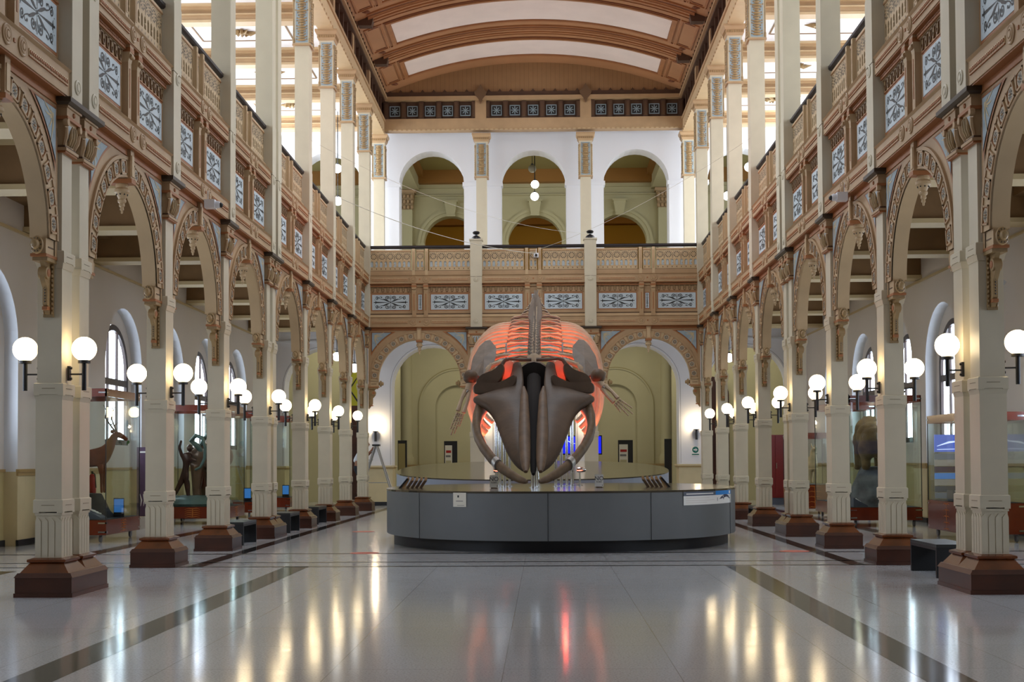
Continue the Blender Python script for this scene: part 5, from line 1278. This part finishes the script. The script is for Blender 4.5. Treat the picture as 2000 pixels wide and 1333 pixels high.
# ------------------------------------------------------------------ glass display cases on castors
def case(label, x0, x1, y0, y1, top=3.12, zb=.46, motif=True, face=-1):
    """face: -1 nave side is +x (left aisle), +1 nave side is -x"""
    t = thing('display_case', label, 'display case', ((x0+x1)/2, (y0+y1)/2, 0), 0, 'glass display cases on castors'); w, d = (x1-x0)/2, (y1-y0)/2
    obj('base', MB().box(-w, w, -d, d, .16, zb, 'case_red').box(-w+.04, w-.04, -d+.04, d-.04, zb-.005, zb+.01, 'dark_mount'), t)
    f = MB(); th = .03
    for s in (-1, 1): f.box(-w, w, *sorted((s*d, s*(d-th))), top-.16, top, 'case_red'); f.box(*sorted((s*w, s*(w-th))), -d, d, top-.16, top, 'case_red')
    obj('top_frame', f, t)
    g = MB(); z0, z1 = zb, top-.14
    for s in (-1, 1):
        g.box(-w+.01, w-.01, *sorted((s*(d-.012), s*(d-.024))), z0, z1, 'case_glass'); g.box(*sorted((s*(w-.012), s*(w-.024))), -d+.01, d-.01, z0, z1, 'case_glass')
    g.box(-w+.01, w-.01, -d+.01, d-.01, top-.02, top-.01, 'case_glass'); obj('glass', g, t)
    e = MB()
    for sx in (-1, 1):
        for sy in (-1, 1): e.box(*sorted((sx*w, sx*(w-.014))), *sorted((sy*d, sy*(d-.014))), z0, z1, 'skirt')
    obj('corner_seal', e, t)
    for sx in (-1, 1):
        for sy in (-1, 1):
            c = MB().lathe([(.07, -.02), (.075, 0), (.07, .02)], (sx*(w-.16), sy*(d-.16), .076), 'castor', 14, 'x').box(sx*(w-.16)-.03, sx*(w-.16)+.03, sy*(d-.16)-.03, sy*(d-.16)+.03, .12, .16, 'castor')
            obj('castor', c.mesh('castor', smooth=True), t)
            for z in (zb-.06, .22, top-.08):
                k = MB(); k.box(*sorted((sx*(w+.006), sx*(w-.16))), *sorted((sy*(d+.006), sy*(d-.02))), z-.015, z+.015, 'chrome'); k.box(*sorted((sx*(w+.006), sx*(w-.02))), *sorted((sy*(d+.006), sy*(d-.12))), z-.015, z+.015, 'chrome')
                obj('clamp', k, t)
    L_ = MB()
    for q in (-.5, .5): L_.lathe([(.07, -.02), (.07, 0)], (w*q, 0, top-.06), 'case_lamp', 14)
    obj('lamp', L_, t)
    if motif:     # orange leaf-like skeleton mark on the red base
        m = MB(); zc = (.16+zb)/2; y = -d-.004
        m.ribbon([(0, .19), (.01, zc), (0, zb-.03)], [.01, .025, .01], y, 'case_motif')
        for k in range(5):
            z = .20+(zb-.25)*k/4
            for s in (-1, 1): m.ribbon([(0, z), (s*.10, z+.015), (s*.2, z-.01)], [.018, .014, .004], y, 'case_motif')
        o = obj('motif', m.mesh('motif', recalc=False), t)
        o2 = obj('motif', m.mesh('motif', recalc=False), t, rot=(0, 0, pi/2 if face < 0 else -pi/2)); o2.location = ((w-d) if face < 0 else -(w-d), 0, 0)
    return t
case('tall glass case with a deer behind the nearest left pillar', -9.75, -8.5, 27.3, 29.6)
case('tall glass case with a bronze group between the second and third left pillars', -9.75, -7.9, 35.3, 37.3)
case('tall glass case with a blue screen between the third and fourth left pillars', -9.6, -8.1, 39.4, 41.4, motif=False)
case('tall glass case just behind the fourth left pillar, farthest in the left aisle', -9.2, -7.9, 44.0, 45.9, motif=False)
case('lower glass case with blue mural screen beside the nearest right pillar', 8.35, 9.5, 26.2, 28.8, top=2.5, zb=.75, face=1)
case('tall glass case with a bear on a rock beside the second right pillar', 7.55, 9.25, 32.5, 34.6, face=1)
case('tall narrow glass case with red frame beyond the third right pillar', 8.0, 9.3, 37.2, 38.9, motif=False)
case('low glass case with a guanaco beyond the third right pillar', 7.7, 8.9, 40.5, 42.3, top=2.4, zb=.86, face=1)

def skin(name, V, E_, R, mt, parent=None, lv=2, root=0):
    me = bpy.data.meshes.new(name); me.from_pydata([tuple(v) for v in V], E_, []); o = bpy.data.objects.new(name, me); COL.objects.link(o); o.parent = parent
    me.materials.append(MATS[mt]); sm = o.modifiers.new('skin', 'SKIN'); sm.use_smooth_shade = True
    for i, sv in enumerate(me.skin_vertices[0].data): r = R[i]; sv.radius = r if isinstance(r, tuple) else (r, r); sv.use_root = (i == root)
    s = o.modifiers.new('subsurf', 'SUBSURF'); s.levels = s.render_levels = lv; return o
def blob(name, parts, mt, parent=None, vox=.035, it=6):
    '''one continuous body: overlapping masses fused into a single smooth surface'''
    m = MB()
    for q in parts:
        if q[0] == 'b': m.ball(q[1], q[2], mt, 16, q[3] if len(q) > 3 else (1, 1, 1))
        else: m.tube(q[1], q[2], mt, 12)
    o = obj(name, m.mesh(name, recalc=False), parent)
    r = o.modifiers.new('fuse', 'REMESH'); r.mode = 'VOXEL'; r.voxel_size = vox; r.use_smooth_shade = True
    s = o.modifiers.new('smooth', 'SMOOTH'); s.iterations = it; s.factor = .6; return o
def chain(n0, n): return [(i, i+1) for i in range(n0, n0+n-1)]

# deer: facing +x, standing on a dark rock
t = thing('deer', 'brown stuffed deer with antlers in the glass case behind the nearest left pillar', 'deer', (-9.22, 28.5, .95))
V = [(-.32, 0, .78), (-.05, 0, .76), (.22, 0, .80), (.36, 0, .92), (.44, 0, 1.08), (.50, 0, 1.24), (.60, 0, 1.27), (.70, 0, 1.20), (.78, 0, 1.14)]
R = [.17, .18, .19, .14, .10, .085, .075, .05, .035]; E_ = chain(0, 9)
for s in (-1, 1):
    b = len(V); V += [(.24, s*.09, .62), (.27, s*.09, .40), (.26, s*.09, .20), (.27, s*.09, .03)]; R += [.075, .042, .028, .03]; E_ += [(2, b)]+chain(b, 4)
    b = len(V); V += [(-.34, s*.10, .60), (-.28, s*.10, .42), (-.40, s*.10, .22), (-.37, s*.10, .03)]; R += [.09, .05, .028, .03]; E_ += [(0, b)]+chain(b, 4)
b = len(V); V += [(-.46, 0, .82), (-.52, 0, .70)]; R += [.05, .02]; E_ += [(0, b), (b, b+1)]
skin('body', V, E_, R, 'fur_deer', t)
for s in (-1, 1):
    obj('ear', MB().ball((.50, s*.12, 1.32), .07, 'fur_deer', 10, (.5, 1.1, .6)).mesh('ear', smooth=True), t)
    a = [(.54, s*.04, 1.32), (.46, s*.12, 1.45), (.38, s*.20, 1.60), (.40, s*.22, 1.76), (.46, s*.20, 1.86)]
    obj('antler', MB().tube(a, [.018, .016, .014, .011, .004], 'antler', 8).tube([a[1], (.58, s*.14, 1.54)], [.012, .004], 'antler', 6).tube([a[3], (.36, s*.28, 1.88)], [.01, .004], 'antler', 6).mesh('antler', smooth=True), t)
    obj('eye', MB().ball((.615, s*.062, 1.29), .013, 'iron_black', 8).mesh('eye', smooth=True), t)
obj('leaves', MB().ball((.80, 0, 1.10), .03, 'green_leaf', 6, (1, .6, 1.3)).ball((.77, .02, 1.07), .025, 'green_leaf', 6, (.6, .6, 1.4)), t)
def rock(name, label, loc, sx, sy, h, mt, seed, cat='rock', top=.45):
    random.seed(seed); m = MB(); n = 18; rows = []
    for j in range(9):
        f = j/8; rr = 1-(1-top)*f**1.3
        rows.append([(sx*rr*cos(2*pi*i/n)*(1+random.uniform(-.12, .12)), sy*rr*sin(2*pi*i/n)*(1+random.uniform(-.12, .12)), h*(f if j < 8 else 1)+random.uniform(-.03, .03)*(0 < j < 8)) for i in range(n)])
    m.grid(rows, mt, close=True); m.add(rows[-1]+[(0, 0, h+.02)], [(i, (i+1) % n, n) for i in range(n)], mt)
    o = obj(name, m, loc=loc); subsurf(o, 1); tag(o, label, cat); return o
rock('rock_mount', 'dark rocky mount under the deer', (-9.22, 28.5, .47), .46, .6, .5, 'dark_mount', 3)
# caption board and tablet in the deer case
for lab, x, y, s, z in (('slanted caption board with white drawings at the foot of the deer', -8.86, 27.75, -1, .47), ('slanted caption board with white drawings in the lower right-hand case', 8.62, 27.6, 1, .76), ('slanted caption board with white drawings at the foot of the bear', 7.85, 32.9, 1, .47)):
    t = thing('caption_board', lab, 'sign', (x, y, z), 0, 'caption boards in the cases')
    obj('board', MB().prism([(-.17, .0), (.17, .0), (.17, .03), (-.17, .22)] if s > 0 else [(-.17, 0), (.17, 0), (.17, .03), (-.17, .22)], -.2, .2, 'sign_slate'), t)
    q = MB()
    for k in range(3): q.tube([(-.10+k*.06, -.12+k*.05, .20-k*.035), (-.03+k*.05, .06+k*.03, .16-k*.03)], [.012, .018], 'white_sign', 6)
    obj('drawing', q, t)
for lab, x, y, z in (('small blue screen on the floor of the deer case', -8.68, 28.7, .47), ('small blue screen in the case between the third and fourth left pillars', -8.35, 39.7, .47), ('small blue screen in the case behind the fourth left pillar', -8.1, 44.3, .47), ('small dark blue screen in the lower right-hand case', 8.75, 27.0, .76)):
    t = thing('tablet', lab, 'screen', (x, y, z), 0, 'small screens in the cases')
    obj('casing', MB().box(-.11, .11, 0, .03, 0, .40, 'skirt'), t); obj('display', MB().box(-.10, .10, -.004, 0, .10, .38, 'screen_blue'), t)
# bronze group
mat('bronze_shine', (112, 84, 66), .35, metal=.4, noise=.3, nscale=3)
t = thing('bronze_group', 'dark bronze of a striding figure wrestling a huge beast with a coiling trunk', 'sculpture', (-9.0, 36.2, .47))
V = [(-.18, -.3, .82), (-.15, -.3, 1.05), (-.12, -.3, 1.28), (-.08, -.32, 1.42)]; R = [.10, .09, .12, .055]; E_ = chain(0, 4)
b = 4; V += [(-.30, -.3, .60), (-.42, -.3, .36), (-.50, -.32, .20)]; R += [.08, .055, .05]; E_ += [(0, 4)]+chain(4, 3)
V += [(-.12, -.28, .55), (-.10, -.28, .30), (-.04, -.32, .20)]; R += [.085, .055, .05]; E_ += [(0, 7)]+chain(7, 3)
V += [(-.26, -.32, 1.34), (-.32, -.34, 1.55), (-.26, -.36, 1.74)]; R += [.05, .042, .035]; E_ += [(2, 10)]+chain(10, 3)
V += [(.04, -.34, 1.24), (.16, -.36, 1.20)]; R += [.045, .035]; E_ += [(2, 13), (13, 14)]
skin('figure', V, E_, R, 'bronze', t)
obj('figure_head', MB().ball((-.04, -.34, 1.53), .09, 'bronze', 14, (.9, 1, 1.15)).ball((.05, -.34, 1.52), .022, 'bronze', 6).mesh('figure_head', smooth=True), t)
B = [('b', (.16, .1, 1.32), .36), ('b', (.42, .15, 1.38), .40), ('b', (.64, .2, 1.30), .36), ('b', (0, .0, 1.25), .22), ('b', (-.06, -.08, 1.38), .13)]
for (x, y, p) in ((.10, -.1, 0), (.2, .35, 0), (.52, -.08, 2), (.64, .4, 2)): B += [('t', [(x, y, 1.1), (x, y, .75), (x-.02, y, .45), (x, y, .22)], [.20, .16, .12, .13])]
blob('beast', B, 'bronze_shine', t)
obj('trunk', MB().tube([(.22, -.15, 1.45), (.10, -.25, 1.62), (-.02, -.3, 1.72), (.12, -.35, 1.86), (.30, -.38, 1.80), (.38, -.38, 1.55), (.36, -.36, 1.25), (.24, -.34, 1.02), (.10, -.32, .95)], [.08, .07, .06, .055, .05, .045, .04, .035, .03], 'bronze_green', 10).mesh('trunk', smooth=True), t)
obj('tusk', MB().tube([(.20, -.1, 1.62), (.34, -.22, 1.82), (.55, -.3, 2.0), (.75, -.3, 2.1)], [.05, .045, .035, .02], 'bronze_green', 8).mesh('tusk', smooth=True), t)
random.seed(5); m = MB(); rows = []
for j in range(5):
    rr = [1, 1.02, .95, .8, .5][j]; rows.append([((.98*rr*cos(2*pi*i/24)+.02), .8*rr*sin(2*pi*i/24), [.0, .06, .14, .20, .24][j]+random.uniform(0, .05)*(j > 1)) for i in range(24)])
m.grid(rows, 'bronze_green', close=True); m.add(rows[-1], [tuple(range(24))], 'bronze_green'); obj('base', m.mesh('base', smooth=True), t)
# bear seen from behind, standing on a grey rock
rock('rock', 'big grey rock the bear stands on in the right-hand glass case', (8.35, 33.5, .47), .66, .62, .95, 'rock', 11)
t = thing('bear', 'brown stuffed bear seen from behind on a grey rock in the right aisle case', 'bear', (8.30, 33.45, 1.36))
B = [('b', (0, -.26, .66), .36, (1, .95, 1.05)), ('b', (0, .02, .80), .37, (1, 1, 1)), ('b', (.02, .28, .96), .36, (1.02, 1, .95)), ('b', (.05, .46, 1.06), .27), ('b', (.09, .64, 1.12), .18), ('b', (.11, .78, 1.06), .10, (1, 1.5, .9))]
for s in (-1, 1):
    B += [('b', (s*.19, -.30, .50), .24, (.9, 1, 1.2)), ('t', [(s*.20, -.28, .5), (s*.20, -.22, .25), (s*.19, -.27, .05)], [.18, .12, .11]), ('b', (s*.20, -.22, .05), .11, (1, 1.4, .6)),
          ('b', (s*.22, .30, .72), .20, (.9, 1, 1.2)), ('t', [(s*.22, .32, .7), (s*.24, .36, .35), (s*.24, .38, .05)], [.15, .11, .09]), ('b', (s*.24, .44, .04), .10, (1, 1.3, .6))]
blob('body', B, 'fur_bear', t)
for s in (-1, 1): obj('ear', MB().ball((.10+s*.12, .60, 1.26), .055, 'fur_bear', 8, (1, .5, 1)).mesh('ear', smooth=True), t)
obj('tail', MB().ball((0, -.52, .66), .06, 'fur_bear', 8, (1, 1, 1.3)).mesh('tail', smooth=True), t)
# guanaco
t = thing('guanaco', 'pale stuffed guanaco standing in the low glass case in the right aisle', 'guanaco', (8.36, 41.4, .87)); t.scale = (1.3, 1.3, 1.12)
V = [(0, .25, .52), (0, 0, .54), (0, -.20, .55), (0, -.30, .72), (0, -.33, .90), (0, -.42, .95), (0, -.50, .92)]; R = [.15, .15, .14, .08, .065, .055, .035]; E_ = chain(0, 7)
for s in (-1, 1):
    for (x, y, p) in ((s*.08, -.22, 2), (s*.08, .26, 0)):
        b = len(V); V += [(x, y, .36), (x, y+.01, .18), (x, y, .02)]; R += [.055, .032, .03]; E_ += [(p, b)]+chain(b, 3)
skin('body', V, E_, R, 'fur_guanaco', t)
for s in (-1, 1): obj('ear', MB().tube([(s*.03, -.34, .98), (s*.05, -.33, 1.09)], [.02, .006], 'fur_guanaco', 6).mesh('ear', smooth=True), t)
# mural screen and painted-on reflection stripes inside the lower right case
t = thing('mural_screen', 'blue lit screen with a bright streak inside the lower right-hand case', 'screen', (9.0, 28.62, 1.75))
obj('panel', MB().box(-.55, .38, 0, .03, 0, .36, 'screen_mural'), t)
q = MB(); q.ribbon([(-.5, .12), (-.25, .2), (-.05, .22), (.15, .3), (.34, .32)], [.01, .04, .025, .04, .01], -.003, 'screen_light'); q.ribbon([(-.5, .05), (-.1, .06), (.2, .05)], .012, -.003, 'screen_light'); obj('streak', q.mesh('streak', recalc=False), t)
t = thing('reflection_panel', 'striped panel painted as reflections under the mural screen in the lower right-hand case', 'panel', (9.0, 28.62, .78)); q = MB()
for k, c in enumerate(('platform_side', 'sign_slate', 'grey_wall', 'screen_blue', 'purple_banner', 'grey_wall', 'platform_side')): q.box(-.55, .38, 0, .03, k*.135, k*.135+.125, c)
obj('board', q, t)
# fire extinguisher, banners, cabinet
t = thing('fire_extinguisher', 'red fire extinguisher on the wall behind the nearest left pillar', 'fire extinguisher', (-9.80, 30.35, .86))
obj('cylinder', MB().lathe([(.07, 0), (.085, .03), (.085, .42), (.06, .48), (.03, .51)], (0, 0, 0), 'red_paint', 18).mesh('cylinder', smooth=True), t)
obj('valve', MB().lathe([(.02, .51), (.025, .57)], (0, 0, 0), 'iron_black', 8).tube([(0, 0, .55), (.07, -.02, .50), (.10, -.03, .2)], .012, 'iron_black', 6).mesh('valve', smooth=True), t); obj('hanger', MB().box(-.17, -.08, -.02, .02, .3, .4, 'steel'), t)
t = thing('banner_stand', 'purple upright information banner against the left wall', 'banner', (-9.55, 33.4, 0)); obj('banner', MB().box(-.16, .2, 0, .03, .30, 2.0, 'purple_banner'), t); obj('foot', MB().prism([(-.16, 0), (.45, 0), (.2, .28), (-.16, .28)], -.02, .2, 'grey_wall'), t)
q = MB()
for k in range(3): q.ribbon([(-.06+k*.07, .55), (-.04+k*.07, .7), (-.08+k*.08, .85)], [.01, .03, .01], -.003, 'white_sign')
q.box(-.08, .12, -.003, 0, 1.86, 1.90, 'white_sign'); obj('print', q.mesh('print'), t)
t = thing('cabinet', 'dark red cabinet at the far end of the right aisle', 'cabinet', (8.62, 49.3, 0)); obj('body', MB().box(-.42, .42, -.25, .3, .25, 2.5, 'dark_red_door').box(-.40, .40, -.22, .28, 0, .25, 'sign_slate'), t)
obj('door', MB().box(-.02, .40, -.27, -.25, .3, 2.45, 'dark_red_door').box(.0, .02, -.29, -.27, 1.3, 1.5, 'chrome'), t)
t = thing('hanging_banner', 'yellow banner with a black diamond in the far left archway', 'banner', (-6.75, 51.6, 3.75)); obj('cloth', MB().box(-.35, .45, 0, .02, 0, 1.25, 'yellow_banner'), t); obj('diamond', MB().ribbon([(.05, .1), (.4, .62), (.05, 1.15), (-.3, .62), (.05, .1)], .06, -.004, 'iron_black').mesh('diamond', recalc=False), t)
# exit arrow sign
t = thing('exit_sign', 'small white sign with green circle and white arrow on the far right wall', 'sign', (5.86, YE-.012, 1.97)); obj('board', MB().box(-.15, .15, 0, .012, -.2, .16, 'white_sign'), t)
obj('green_circle', MB().lathe([(.115, -.003), (.115, 0)], (0, 0, .02), 'green_sign', 28, 'y'), t); obj('green_bar', MB().box(-.13, .13, -.003, 0, -.17, -.13, 'green_sign'), t)
obj('arrow', MB().flat([(-.07, .045), (.005, .045), (.005, .085), (.08, .02), (.005, -.045), (.005, -.005), (-.07, -.005)], -.005, 'white_sign').mesh('arrow', recalc=False), t)
# TV and totems behind
t = thing('television', 'blue television screen on a white stand behind the whale ribs', 'television', (1.66, 52.2, 0))
obj('frame', MB().box(-.88, .88, 0, .06, 1.84, 2.58, 'iron_black'), t); obj('screen', MB().box(-.84, .84, -.004, 0, 1.89, 2.54, 'tv_blue'), t)
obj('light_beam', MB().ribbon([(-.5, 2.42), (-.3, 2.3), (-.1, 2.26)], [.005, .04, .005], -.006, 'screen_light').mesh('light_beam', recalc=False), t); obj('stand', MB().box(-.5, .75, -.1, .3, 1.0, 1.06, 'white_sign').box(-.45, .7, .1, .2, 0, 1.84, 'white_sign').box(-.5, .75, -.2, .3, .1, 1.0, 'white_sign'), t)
for lab, x, y, w, ww in (('black information totem with poster behind the left white arch', -3.38, 54, .26, 'L'), ('black information totem with poster behind the right white arch', 3.54, 54, .29, 'R'), ('dark glossy totem at the left edge of the left white arch', -5.05, 51.6, .17, ''), ('black totem standing at the right edge of the right white arch', 5.0, 51.6, .13, '')):
    t = thing('totem', lab, 'totem', (x, y, 0), 0, 'black information totems'); obj('body', MB().box(-w, w, 0, .14, 0, 2.42, 'iron_black'), t)
    if ww:
        obj('poster', MB().box(-w+.04, w-.2, -.006, 0, 1.1, 2.25, 'paper').box(-w+.08, w-.24, -.009, -.006, 1.95, 2.05, 'red_paint').box(-w+.07, w-.26, -.009, -.006, 1.78, 1.86, 'grey_line').box(-w+.07, w-.24, -.009, -.006, 1.25, 1.65, 'olive_wall'), t)
        if ww == 'R': obj('leaflet', MB().box(.08, .17, -.01, 0, 1.05, 1.3, 'paper').box(.10, .15, -.013, -.01, 1.1, 1.2, 'red_paint'), t)
    elif x < 0: obj('glass_face', MB().box(-w+.02, w-.06, -.006, 0, .3, 2.3, 'olive_dark'), t)
# stickers on the floor
for lab, x, y in (('round red floor sticker right of the platform', 4.69, 24.05), ('round red floor sticker left of the platform front', -2.85, 24.0), ('round red floor sticker left of the platform, farther back', -3.85, 31.4)):
    o = obj('floor_sticker', MB().lathe([(.26, 0), (.26, .002)], (0, 0, .0005), 'sticker_red', 28), loc=(x, y, .001)); tag(o, lab, 'sticker', 'red floor stickers')
# security cameras
for lab, x, y, z, rz in (('white security camera under the left frieze above the second arch', -FX+.03, 23.05, 6.02, pi/2), ('white security camera under the right frieze above the second arch', FX-.03, 22.95, 6.02, -pi/2), ('white security camera on the balustrade in the middle of the far arcade', .10, BACKY+.10, 8.42, 0)):
    t = thing('security_camera', lab, 'camera', (x, y, z), rz, 'white dome cameras', (.8, .8, .8)); obj('housing', MB().box(-.10, .10, -.16, .06, -.09, .09, 'camera_white'), t)
    obj('dome', MB().lathe([(.075, .0), (.08, -.06), (.06, -.1)], (0, -.16, -.01), 'camera_white', 16, 'y').ball((0, -.27, -.02), .055, 'iron_black', 12).mesh('dome', smooth=True), t)
    obj('cable', MB().tube([(0, 0, .08), (.01, .01, .3)], .008, 'camera_white', 6), t)
def cable(lab, a, b, sag, r=.008):
    P = []
    for i in range(25):
        u = i/24; P.append(tuple(a[k]+(b[k]-a[k])*u-(sag*4*u*(1-u) if k == 2 else 0) for k in range(3)))
    o = obj('cable', MB().tube(P, r, 'wire', 6).mesh('cable', smooth=True)); tag(o, lab, 'cable', 'thin cables across the nave')
cable('thin white cable from the left gallery to the middle camera', (-5.4, 37.3, 8.95), (.10, BACKY-.1, 8.46), .28, .010)
cable('thin cable from the middle camera up to the right gallery', (.2, BACKY-.1, 8.6), (5.42, 33.4, 9.5), .25, .005)
cable('thin cable high across the nave from the left gallery columns', (-5.42, 33.5, 9.6), (1.9, BACKY-.1, 9.1), .5, .005)

# ------------------------------------------------------------------ ladder and the person on it
t = thing('stepladder', 'aluminium stepladder behind the farthest left pillar', 'ladder', (-5.42, 46.6, 0))
for sx, nm in ((1, 'rear_leg'), (-1, 'front_leg')):
    for sy in (-1, 1): obj(nm, MB().tube([(sx*.72, sy*.27, 0), (sx*.03, sy*.17, 2.16)], .026, 'steel', 6), t)
for k in range(7):
    z = .28+k*.28; f = 1-z/2.2; obj('step', MB().box(-.72*f-.10, -.72*f+.03, -.27+.05*(z/1), .27-.05*(z/1), z-.02, z+.01, 'steel'), t)
obj('top_cap', MB().box(-.12, .12, -.2, .2, 2.15, 2.21, 'iron_black'), t); obj('spreader', MB().tube([(-.42, -.23, .9), (.42, -.23, .9)], .012, 'steel', 6), t)
t = thing('person', 'person in white shirt and dark trousers leaning forward on the stepladder', 'person', (-6.0, 46.6, .57))
V = [(-.10, 0, .90), (-.06, 0, 1.12), (.02, 0, 1.34), (.12, 0, 1.46), (.17, 0, 1.53)]; R = [.13, .12, .15, .06, .055]; E_ = chain(0, 5)
for s in (-1, 1):
    b = len(V); V += [(-.06, s*.09, .78), (.05, s*.10, .44), (-.03, s*.10, .08), (.10, s*.11, .04)]; R += [.085, .055, .04, .035]; E_ += [(0, b)]+chain(b, 4)
    b = len(V); V += [(.06, s*.19, 1.38), (.24, s*.24, 1.24), (.42, s*.14, 1.42), (.50, s*.12, 1.55)]; R += [.055, .042, .032, .03]; E_ += [(2, b)]+chain(b, 4)
skin('body', V, E_, R, 'skin', t)
V = [(-.10, 0, .98), (-.06, 0, 1.12), (.02, 0, 1.34), (.09, 0, 1.43)]; R = [.155, .145, .175, .08]; E_ = chain(0, 4)
for s in (-1, 1): b = len(V); V += [(.06, s*.20, 1.38), (.18, s*.245, 1.27)]; R += [.075, .06]; E_ += [(2, b), (b, b+1)]
skin('shirt', V, E_, R, 'shirt_white', t)
V = [(-.10, 0, .96), (-.09, 0, .88)]; R = [.15, .155]; E_ = [(0, 1)]
for s in (-1, 1): b = len(V); V += [(-.06, s*.095, .76), (.05, s*.10, .44), (-.03, s*.10, .10)]; R += [.105, .075, .06]; E_ += [(1, b)]+chain(b, 3)
skin('trousers', V, E_, R, 'trousers_dark', t)
obj('head', MB().ball((.24, 0, 1.64), .105, 'skin', 18, (.95, .8, 1.15)).ball((.345, 0, 1.63), .018, 'skin', 8, (1, .8, 1.2)).ball((.33, .035, 1.67), .011, 'iron_black', 6).ball((.33, -.035, 1.67), .011, 'iron_black', 6).ball((.24, .09, 1.64), .025, 'skin', 8, (.6, .5, 1.2)).ball((.24, -.09, 1.64), .025, 'skin', 8, (.6, .5, 1.2)).box(.328, .342, -.022, .022, 1.585, 1.59, 'sticker_red').mesh('head', smooth=True), t)
obj('hair', MB().ball((.215, 0, 1.675), .112, 'hair_dark', 18, (.92, .84, 1.02)).mesh('hair', smooth=True), t)
for s in (-1, 1):
    h = MB(); c = (.52, s*.115, 1.60); h.ball(c, .04, 'skin', 10, (1, .5, .9))
    for k in range(4): h.tube([(c[0]+.02, c[1]-.024+k*.016, c[2]+.02), (c[0]+.055, c[1]-.026+k*.017, c[2]+.025-.004*abs(k-1)), (c[0]+.075, c[1]-.026+k*.017, c[2]+.0)], [.0085, .008, .007], 'skin', 6)
    h.tube([(c[0], c[1]-s*.02, c[2]), (c[0]+.03, c[1]-s*.045, c[2]+.01), (c[0]+.05, c[1]-s*.04, c[2])], [.01, .009, .008], 'skin', 6); obj('hand', h.mesh('hand', smooth=True), t)
    obj('shoe', MB().ball((.06, s*.105, .035), .05, 'iron_black', 10, (2.2, .9, .8)).mesh('shoe', smooth=True), t)
# the far seams of the roof: close the room above
